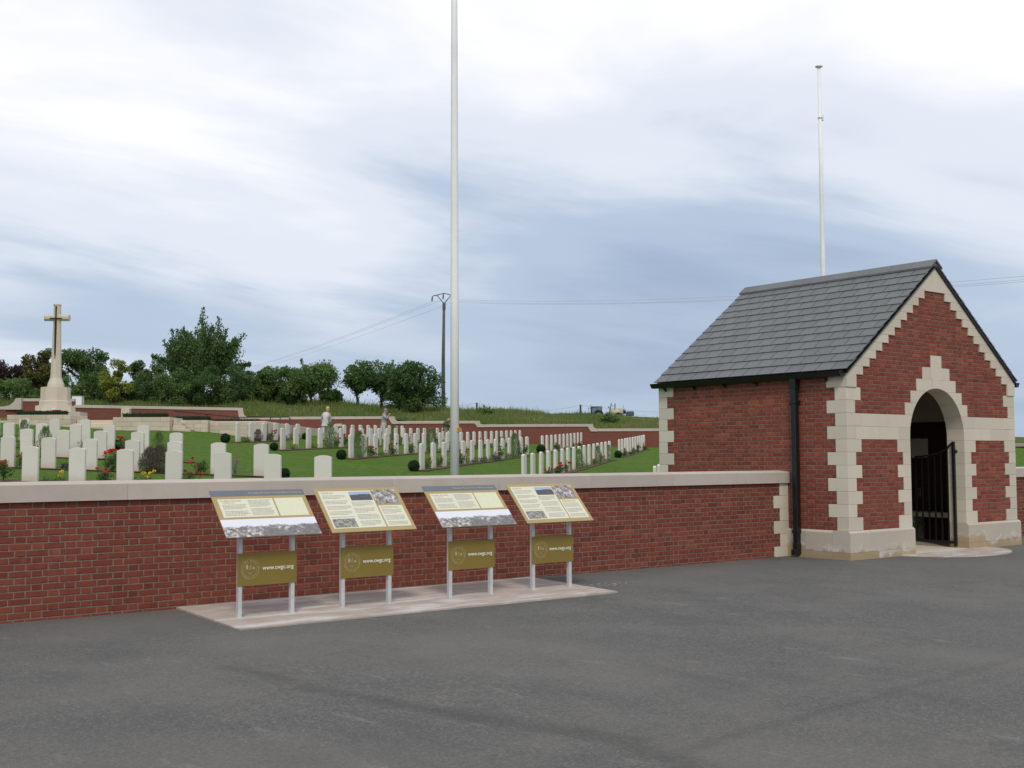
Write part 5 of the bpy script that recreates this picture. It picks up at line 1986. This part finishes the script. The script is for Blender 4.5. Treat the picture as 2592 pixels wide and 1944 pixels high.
# rough grass on the bank
N = 52000
a = RNG.uniform(-.46, .16, N)
d = 73.4 + RNG.random(N) ** 1.3 * 21
lat = a * d
zg = np.array([terrain_z(float(l_), float(dd)) for l_, dd in zip(lat, d)])
hgt = RNG.gamma(3.0, .055, N) + .06
hgt *= np.clip(np.where(d > 84, 1.35, .9) * np.interp(a, [-.3, -.05, .1], [1, .85, .45]), .3, 2) * (0.7 + 0.6 * (np.sin(lat * 1.3) * np.sin(d * .9) > 0))
base = np.stack([CAM.x + RH.x * lat + FH.x * d, CAM.y + RH.y * lat + FH.y * d, zg - .02], 1)
lean = np.stack([RNG.normal(0, .28, N), RNG.normal(0, .28, N), np.ones(N)], 1) * hgt[:, None]
wid = np.stack([np.full(N, RH.x), np.full(N, RH.y), np.zeros(N)], 1) * RNG.uniform(.012, .035, N)[:, None]
tri = np.empty((N, 3, 3))
tri[:, 0] = base - wid
tri[:, 1] = base + wid
tri[:, 2] = base + lean
o = link_mesh('rough_grass', np_mesh('rough_grass', tri.reshape(-1, 3), 3, 'grass_blade', np.clip(RNG.beta(2, 2.4, N) + .12 * np.sin(lat * .8), 0, 1)))
tag(o, 'rough green and straw-coloured grass on the bank behind the wall', 'grass', kind='stuff')

# ---------------------------------------------------------------- flagpoles


def flagpole(x, y, label, tag_z=None):
    z = lz(x, y)
    root = empty('flagpole', (x, y, z), 0, label, 'flagpole', 'white flagpoles behind the road wall')
    top = 11.5 - z
    m = MB()
    m.tube([(0, 0, 0.0), (0, 0, top * .35), (0, 0, top * .7), (0, 0, top)], [.072, .064, .053, .039], 16)
    m.build('shaft', 'white_paint', root)
    m = MB()
    m.tube([(0, 0, -.1), (0, 0, .05), (0, 0, .35)], [.14, .14, .105], 16)
    m.build('base_collar', 'aluminium', root)
    m = MB()
    m.tube([(0, 0, top + .001), (0, 0, top + .03), (0, 0, top + .055), (0, 0, top + .08)], [.04, .095, .09, .02], 14)
    m.build('truck', 'white_paint', root)
    # halyard runner and its weight
    rn = empty('halyard_runner', (0, 0, top - 1.28))
    rn.parent = root
    MB().tube([(.055 * math.cos(t), .055 * math.sin(t), 0) for t in np.linspace(0, 6.283, 13)], .012, 6).build('ring', 'white_paint', rn)
    MB().box(.045, .115, -.035, .035, -.06, .10, .01).build('weight', 'white_paint', rn)
    MB().tube([(.06, 0, .1), (.05, 0, .5), (.045, 0, 1.2)], .006, 5).build('halyard', 'white_paint', rn)
    MB().box(-.02, .03, -.10, -.055, tag_z, tag_z + .075, .004).build('tag_plate', 'amber', root)
    return root


p1 = flagpole(-5.81, 3.07, 'tall white flagpole rising out of the picture behind the boards', 1.52)
p1.rotation_euler = (0, 0, R(15))
flagpole(7.6988, 6.116, 'white flagpole with its top visible behind the gatehouse roof', 1.72)

# ---------------------------------------------------------------- utility pole and wires
ul, ud = -5.62, 96.0
uz = terrain_z(ul, ud)
up_ = empty('utility_pole', FAR(ul, ud, uz), FROT, 'grey utility pole with forked top behind the dense tree', 'utility pole')
ptop = 14.45 - uz
m = MB()
m.tube([(0, 0, -1), (0, 0, ptop * .5), (0.06, 0, ptop)], [.17, .14, .10], 8)
m.build('pole', 'concrete_pole', up_)
MB().box(-.07, .19, -.09, .09, ptop - .55, ptop - .002, .01).build('pole_head', 'concrete_pole', up_)
m = MB()
m.tube([(.05, 0, ptop - .05), (-.50, 0, ptop + .62)], .045, 6)
m.tube([(.07, 0, ptop - .05), (.62, 0, ptop + .62)], .045, 6)
m.build('fork', 'steel_grey', up_)
m = MB()
m.tube([(-.85, 0, ptop + .58), (-.50, 0, ptop + .66), (.06, 0, ptop + .80), (.62, 0, ptop + .66), (.95, 0, ptop + .58)], .045, 6)
m.build('cross_arm', 'steel_grey', up_)
for x, zt in ((-.88, ptop + .56), (.03, ptop + .76), (.95, ptop + .56)):
    m = MB()
    m.tube([(x, 0, zt), (x - .03, 0, zt - .12), (x - .05, 0, zt - .42)], [.03, .06, .05], 8)
    m.build('insulator', 'concrete_pole', up_)
for i, (x, dz) in enumerate(((-.9, 0), (.0, .18), (.93, 0))):
    A = Vector((ul + x, ud, 14.58 + dz))
    B = Vector(((28.89 + x * .6), 50.0, (9.70, 10.03, 9.92)[i]))
    pts = []
    for j in range(31):
        t = j / 30 * 1.5
        p = A.lerp(B, t) if t <= 1 else A + (B - A) * t
        p.z -= 4 * .75 * t * (1 - t)
        pts.append(FAR(p.x, p.y, p.z))
    o = MB().tube(pts, .0075, 4, False).build('power_line', 'wire_grey')
    tag(o, ['overhead wire from the pole to the right, lowest of three', 'overhead wire from the pole to the right, highest of three', 'overhead wire from the pole to the right, middle of three'][i], 'wire', 'overhead wires')
    C_ = Vector((-84 + x, 300.0, 22.2 + dz))
    pts = []
    for j in range(25):
        t = j / 24
        p = A.lerp(C_, t)
        p.z -= 4 * 1.6 * t * (1 - t)
        pts.append(FAR(p.x, p.y, p.z))
    o = MB().tube(pts, .010, 4, False).build('power_line', 'wire_grey')
    tag(o, ['overhead wire falling left from the pole, leftmost of three', 'overhead wire falling left from the pole, highest of three', 'overhead wire falling left from the pole, rightmost of three'][i], 'wire', 'overhead wires')

# fence posts with a slack wire on the skyline
fp = []
for px, ty, by, lab in ((1206.7, 1019, 1046, 'thin dark fence post on the bank right of the flagpole'), (1469.4, 1025, 1056, 'thin dark fence post left of the tractor')):
    d = 93.0
    lt = (px - 1296) / 2976 * d
    zb, zt = terrain_z(lt, d), far_z(ty, d)
    o = empty('fence_post', FAR(lt, d, zb), FROT, lab, 'post', 'fence posts on the bank')
    MB().box(-.07, .07, -.07, .07, -.3, zt - zb, .01).build('stake', 'bark', o)
    MB().box(-.02, .02, -.085, -.071, zt - zb - .12, zt - zb - .06).build('staple', 'steel_grey', o)
    fp.append((lt, d, zt - .05))
for A, B, sag, lab in ((fp[0], fp[1], .50, 'slack fence wire between the two posts on the bank'), (fp[0], (fp[0][0] - 7, 93, fp[0][2] - .5), .1, 'fence wire running left from the post by the flagpole'), (fp[1], (fp[1][0] + 9, 93, fp[1][2] - .7), .1, 'fence wire running right past the tractor')):
    pts = []
    for j in range(17):
        t = j / 16
        p = Vector(A).lerp(Vector(B), t)
        pts.append(FAR(p.x, p.y, p.z - 4 * sag * t * (1 - t)))
    tag(MB().tube(pts, .014, 4, False).build('fence_wire', 'wire_grey'), lab, 'wire', 'fence wires on the bank')

# ---------------------------------------------------------------- tractor and sprayer
TD_ = 185.0
tk = TD_ / 2976.0
tz = 7.68
trc = empty('tractor', FAR((1505 - 1296) * tk, TD_, tz), FROT, 'dark green tractor with glazed cab on the field skyline', 'tractor')
MB().box(-1.75, -.45, -.4, .4, .55, 1.02, .08).build('bonnet', 'tractor_green', trc)
MB().box(-.5, 1.1, -.5, .5, .5, .95, .05).build('chassis', 'tractor_green', trc)
for x in (-.47, .32, 1.08):
    for y in (-.72, .72):
        MB().box(x - .04, x + .04, y - .04, y + .04, .9, 1.92).build('cab_pillar', 'tractor_green', trc)
MB().prism([(-.62, 1.90), (1.2, 1.90), (1.12, 2.06), (-.5, 2.10)], -.8, .8, 'Y').build('cab_roof', 'tractor_green', trc)
for y in (-.715, .715):
    for x0, x1 in ((-.42, .27), (.37, 1.03)):
        MB().box(x0, x1, y - .008, y + .008, .98, 1.88).build('window_pane', 'cab_glass', trc)
for x in (-.46, 1.07):
    MB().box(x - .008, x + .008, -.66, .66, .98, 1.88).build('window_pane', 'cab_glass', trc)


def wheel(parent, x, y, rad, w):
    wl = empty('wheel', (x, y, rad - .15))
    wl.parent = parent
    m = MB()
    m.tube([(0, -w / 2, 0), (0, -w / 2 + .04, 0), (0, w / 2 - .04, 0), (0, w / 2, 0)], [rad * .88, rad, rad, rad * .88], 20)
    m.build('tyre', 'tyre', wl)
    MB().tube([(0, -w / 2 - .01, 0), (0, w / 2 + .01, 0)], rad * .5, 14).build('rim', 'steel_grey', wl)


for y in (-.75, .75):
    wheel(trc, .55, y, .82, .45)
    wheel(trc, -1.25, y, .55, .32)
m = MB()
m.tube([(-.62, -.45, .9), (-.62, -.45, 2.35)], .045, 6)
m.build('exhaust', 'black_metal', trc)
MB().box(-1.05, -.95, -1.15, -1.08, 1.55, 1.85, .01).build('mirror', 'black_metal', trc)
MB().tube([(-.5, -.8, 1.8), (-1.0, -1.1, 1.8)], .02, 5).build('mirror_arm', 'black_metal', trc)

spr = empty('crop_sprayer', FAR((1560 - 1296) * tk, TD_, tz), FROT, 'cream crop sprayer tank with folded booms behind the tractor', 'sprayer')
m = MB()
bmx = bmesh.new()
bmesh.ops.create_cube(bmx, size=1.0)
for v in bmx.verts:
    v.co = Vector((v.co.x * 2.25 * (1.0 if v.co.z < 0 else .93) - .05, v.co.y * 1.5, v.co.z * 1.25 + 1.10 + (0.10 if v.co.x > 0 and v.co.z > 0 else 0)))
bmesh.ops.bevel(bmx, geom=list(bmx.edges), offset=.26, segments=3, affect='EDGES')
m.add_bm(bmx, True)
m.build('tank', 'tank_cream', spr)
MB().box(-2.4, 1.5, -.3, .3, .3, .48).build('chassis', 'steel_grey', spr)
wheel(spr, .25, -.85, .62, .35)
wheel(spr, .25, .85, .62, .35)
for x, dx, zt in ((-1.25, .45, 2.55), (-.35, .12, 2.5)):
    m = MB()
    m.tube([(x, -.5, .6), (x + dx * .4, -.5, 1.4), (x + dx, -.5, zt)], .09, 6)
    m.build('boom_arm', 'sprayer_blue', spr)
m = MB()
m.tube([(-.8, -.5, 2.15), (-.23, -.5, 2.12)], .03, 5)
m.tube([(-1.0, -.5, 1.6), (-1.35, -.5, 2.05)], .08, 6)
m.build('boom_link', 'sprayer_blue', spr)
MB().box(1.1, 1.45, -.6, .6, .9, 1.65, .08).build('pump_unit', 'black_metal', spr)
MB().ball((1.33, -.62, 1.45), .16, 10, 8).build('mixing_drum', 'tank_cream', spr)
MB().tube([(1.05, -.3, 1.6), (1.05, -.3, 2.3)], .035, 6).build('stay_pipe', 'steel_grey', spr)
MB().box(1.55, 2.75, -.6, .6, .55, 1.30, .15).build('control_unit', 'sprayer_blue', spr)
m = MB()
for z0_, z1_ in ((.75, .35), (.35, .05)):
    m.tube([(3.0, -.3, z0_), (8.2, -.3, z1_)], .035, 5)
for j in range(12):
    x = 3.0 + j * .43
    m.tube([(x, -.3, .75 - .033 * j), (x + .43, -.3, .33 - .025 * j)], .022, 4)
m.build('trailing_boom', 'white_paint', spr)

# ---------------------------------------------------------------- people


def skin_mesh(name, joints, edges, mat, parent, root_key, sub=2):
    bm = bmesh.new()
    lay = bm.verts.layers.skin.verify()
    vs = {}
    for k_, (p, rr) in joints.items():
        v = bm.verts.new(p)
        r_ = rr if hasattr(rr, '__len__') else (rr, rr)
        v[lay].radius = r_
        v[lay].use_root = (k_ == root_key)
        vs[k_] = v
    for a_, b_ in edges:
        bm.edges.new((vs[a_], vs[b_]))
    me = bpy.data.meshes.new(name)
    bm.to_mesh(me)
    bm.free()
    ob = bpy.data.objects.new(name, me)
    COL.objects.link(ob)
    md = ob.modifiers.new('skin', 'SKIN')
    md.use_smooth_shade = True
    sb = ob.modifiers.new('sub', 'SUBSURF')
    sb.levels = sub
    sb.render_levels = sub
    dg = bpy.context.evaluated_depsgraph_get()
    out = bpy.data.meshes.new_from_object(ob.evaluated_get(dg))
    bpy.data.objects.remove(ob)
    out.materials.clear()
    out.materials.append(MAT[mat])
    for pl in out.polygons:
        pl.use_smooth = True
    return link_mesh(name, out, parent)


def hand(J, E_, side, wrist, tip_dir, side_dir):
    """palm and five bent fingers grown from the wrist joint"""
    w_ = Vector(J[wrist][0])
    t = Vector(tip_dir).normalized()
    s_ = Vector(side_dir).normalized()
    pk = side + '_palm'
    J[pk] = (tuple(w_ + t * .05), (.032, .020))
    E_.append((wrist, pk))
    nrm = t.cross(s_)
    for i in range(4):
        b = w_ + t * .088 + s_ * (.030 - .020 * i)
        ln = (.068, .078, .072, .055)[i]
        J[f'{side}_k{i}'] = (tuple(b), .0095)
        J[f'{side}_f{i}'] = (tuple(b + t * ln * .5 + nrm * .006), .0085)
        J[f'{side}_t{i}'] = (tuple(b + t * ln + nrm * .025), .0065)
        E_ += [(pk, f'{side}_k{i}'), (f'{side}_k{i}', f'{side}_f{i}'), (f'{side}_f{i}', f'{side}_t{i}')]
    b = w_ + t * .035 + s_ * .045
    J[f'{side}_th0'] = (tuple(b), .011)
    J[f'{side}_th1'] = (tuple(b + t * .040 + s_ * .012), .008)
    E_ += [(pk, f'{side}_th0'), (f'{side}_th0', f'{side}_th1')]


def person(label, lat, d, foot_y, P, top_mat, sleeve_mat, leg_mat, hair_mat, hair, shorts=False, vest=False, extra=None, face=(1, -.3, -.25), group=None):
    """P: joint positions, x along the far wall, y away from the road, z up"""
    w0 = FAR(lat, d, 0)
    root = empty('person', (w0.x, w0.y, lz(w0.x, w0.y)), FROT, label, 'person', 'visitors among the headstones')
    J = {k_: (v, {'pelvis': (.15, .11), 'spine': (.125, .10), 'chest': (.155, .11), 'neck': .055, 'skull': (.072, .085), 'crown': (.070, .082), 'ls': .055, 'rs': .055, 'le': .040, 're': .040, 'lw': .027, 'rw': .027, 'lh': .085, 'rh': .085, 'lk': .055, 'rk': .055, 'la': .036, 'ra': .036, 'lt': .032, 'rt': .032}[k_]) for k_, v in P.items()}
    E_ = [('pelvis', 'spine'), ('spine', 'chest'), ('chest', 'neck'), ('neck', 'skull'), ('skull', 'crown'), ('chest', 'ls'), ('chest', 'rs'), ('ls', 'le'), ('rs', 're'), ('le', 'lw'), ('re', 'rw'), ('pelvis', 'lh'), ('pelvis', 'rh'), ('lh', 'lk'), ('rh', 'rk'), ('lk', 'la'), ('rk', 'ra'), ('la', 'lt'), ('ra', 'rt')]
    for s_, wk, ek in (('l', 'lw', 'le'), ('r', 'rw', 're')):
        td = Vector(P[wk]) - Vector(P[ek])
        hand(J, E_, s_, wk, td, Vector((.8, .6 if s_ == 'l' else -.6, .1)))
    skin_mesh('body', J, E_, 'skin', root, 'pelvis')
    # clothes follow the limbs a little larger
    top = {k_: (P[k_], r_) for k_, r_ in (('pelvis', (.185, .150)), ('spine', (.175, .145)), ('chest', (.195, .150)), ('ls', .088), ('rs', .088))}
    top['hem'] = (tuple(Vector(P['pelvis']) - Vector((0, 0, .10))), (.185, .150))
    nb_ = Vector(P['chest']).lerp(Vector(P['neck']), .62)
    top['nb'] = (tuple(nb_), (.105, .095))
    te = [('hem', 'pelvis'), ('pelvis', 'spine'), ('spine', 'chest'), ('chest', 'nb'), ('chest', 'ls'), ('chest', 'rs')]
    skin_mesh('shirt', top, te, top_mat, root, 'pelvis')
    for a_, b_, c_ in (('ls', 'le', 'lw'), ('rs', 're', 'rw')):
        A, B, C2 = Vector(P[a_]), Vector(P[b_]), Vector(P[c_])
        A = A.lerp(Vector(P['chest']), .22)
        if vest or shorts:
            sl = {'a': (tuple(A), .092), 'm': (tuple(A.lerp(B, .4)), .084), 'b': (tuple(A.lerp(B, .85)), .070)}
            skin_mesh('sleeve', sl, [('a', 'm'), ('m', 'b')], sleeve_mat, root, 'a')
        else:
            sl = {'a': (tuple(A), .088), 'm': (tuple(A.lerp(B, .4)), .080), 'b': (tuple(B), .060), 'c': (tuple(B.lerp(C2, .85)), .046)}
            skin_mesh('sleeve', sl, [('a', 'm'), ('m', 'b'), ('b', 'c')], sleeve_mat, root, 'a')
    lg = {'waist': (tuple(Vector(P['pelvis']).lerp(Vector(P['spine']), .55)), (.155, .122)), 'pelvis': (P['pelvis'], (.170, .132)), 'lh': (P['lh'], .105), 'rh': (P['rh'], .105), 'lk': (P['lk'], .074), 'rk': (P['rk'], .074)}
    le_ = [('waist', 'pelvis'), ('pelvis', 'lh'), ('pelvis', 'rh'), ('lh', 'lk'), ('rh', 'rk')]
    if not shorts:
        lg['la'] = (P['la'], .070)
        lg['ra'] = (P['ra'], .070)
        le_ += [('lk', 'la'), ('rk', 'ra')]
    skin_mesh('trousers', lg, le_, leg_mat, root, 'pelvis')
    for a_, t_ in (('la', 'lt'), ('ra', 'rt')):
        A, T = Vector(P[a_]), Vector(P[t_])
        skin_mesh('shoe', {'a': (tuple(A + Vector((0, 0, -.035))), .046), 'b': (tuple(A.lerp(T, .6) + Vector((0, 0, -.025))), .045), 'c': (tuple(T + (T - A) * .2), .036)}, [('a', 'b'), ('b', 'c')], 'cloth_dark', root, 'a')
    # hair cap, face features
    sk, cr_ = Vector(P['skull']), Vector(P['crown'])
    fd = Vector(face).normalized()
    hc = cr_ - fd * .018 + Vector((0, 0, .012))
    m = MB()
    m.ball(tuple(hc), (.092, .092, .088), 14, 10, .03)
    if hair == 'bob':
        m.ball(tuple(sk.lerp(cr_, .35) - fd * .035), (.086, .086, .085), 12, 8, .03)
    m.build('hair', hair_mat, root)
    sd_ = fd.cross(Vector((0, 0, 1))).normalized()
    mid = sk.lerp(cr_, .35)
    MB().ball(tuple(mid + fd * .088 - Vector((0, 0, .012))), (.014, .014, .020), 8, 6).build('nose', 'skin', root)
    for sg in (-1, 1):
        MB().ball(tuple(mid + fd * .078 + sd_ * .03 * sg + Vector((0, 0, .022))), .009, 8, 6).build('eye', 'cloth_dark', root)
        MB().ball(tuple(mid + sd_ * .080 * sg), (.012, .018, .028), 8, 6).build('ear', 'skin', root)
    MB().ball(tuple(mid + fd * .080 - Vector((0, 0, .048))), (.018, .018, .006), 8, 6).build('mouth', 'petal_pink', root)
    return root


# woman: looking down to her right along the stones, hands behind her hips
person('blonde person in white top and trousers looking down at the headstones', (824 - 1296) / 2976 * 57.5, 57.5, 1115,
       {'pelvis': (-.02, 0, .90), 'spine': (.0, .0, 1.08), 'chest': (.03, -.01, 1.27), 'neck': (.08, -.02, 1.40), 'skull': (.12, -.04, 1.48), 'crown': (.11, -.03, 1.58),
        'ls': (-.14, .03, 1.34), 'rs': (.20, -.03, 1.33), 'le': (-.22, .08, 1.08), 're': (.24, .02, 1.06), 'lw': (-.15, .12, .86), 'rw': (.20, .06, .84),
        'lh': (-.10, .0, .84), 'rh': (.08, -.02, .84), 'lk': (-.11, -.03, .46), 'rk': (.10, -.02, .46), 'la': (-.11, .02, .08), 'ra': (.10, .02, .08), 'lt': (-.05, -.10, .035), 'rt': (.17, -.10, .035)},
       'cloth_white', 'cloth_grey', 'cloth_white', 'hair_blonde', 'bob', face=(.75, -.5, -.5))
# man: side on, both hands up holding a camera to his eye
man = person('grey-haired person in blue shirt and pale vest raising a camera', (972 - 1296) / 2976 * 62.0, 62.0, 1114,
             {'pelvis': (-.03, 0, .95), 'spine': (-.02, .0, 1.13), 'chest': (-.02, -.01, 1.35), 'neck': (.03, -.02, 1.48), 'skull': (.08, -.02, 1.56), 'crown': (.09, -.02, 1.65),
              'ls': (-.02, -.19, 1.42), 'rs': (.0, .17, 1.42), 'le': (.14, -.24, 1.20), 're': (.16, .16, 1.20), 'lw': (.27, -.10, 1.42), 'rw': (.28, .04, 1.42),
              'lh': (-.03, -.09, .88), 'rh': (-.03, .09, .88), 'lk': (.03, -.09, .49), 'rk': (-.04, .10, .49), 'la': (-.02, -.09, .08), 'ra': (-.09, .10, .08), 'lt': (.13, -.10, .035), 'rt': (.06, .10, .035)},
             'cloth_stone', 'cloth_blue', 'cloth_cream', 'hair_grey', 'short', vest=True, face=(1, -.05, -.05))
wm = man.matrix_world
cm = empty('camera_body', Vector(man.location) + RH * .30 + FH * -.03 + Vector((0, 0, 1.545)), FROT, 'small dark camera held up to the face of the grey-haired visitor', 'camera')
MB().box(-.03, .03, -.06, .06, -.035, .04, .008).build('case', 'black_metal', cm)
MB().tube([(.03, 0, 0), (.075, 0, 0)], .028, 12).build('lens', 'black_metal', cm)
# third visitor: stooping beside the flagpole
person('stooping person in olive shirt half hidden by the tall flagpole', (1131 - 1296) / 2976 * 60.0, 60.0, 1118,
       {'pelvis': (-.06, 0, .92), 'spine': (-.02, -.02, 1.08), 'chest': (.07, -.04, 1.26), 'neck': (.18, -.05, 1.34), 'skull': (.25, -.06, 1.36), 'crown': (.33, -.06, 1.40),
        'ls': (.05, -.20, 1.30), 'rs': (.08, .14, 1.30), 'le': (.14, -.24, 1.05), 're': (.20, .14, 1.05), 'lw': (.28, -.16, 1.00), 'rw': (.32, .06, 1.00),
        'lh': (-.06, -.09, .86), 'rh': (-.06, .09, .86), 'lk': (-.02, -.09, .48), 'rk': (-.06, .10, .48), 'la': (-.08, -.09, .08), 'ra': (-.12, .10, .08), 'lt': (.06, -.10, .035), 'rt': (.02, .10, .035)},
       'cloth_olive', 'cloth_olive', 'cloth_khaki', 'hair_grey', 'short', shorts=True, face=(1, -.1, -.5))
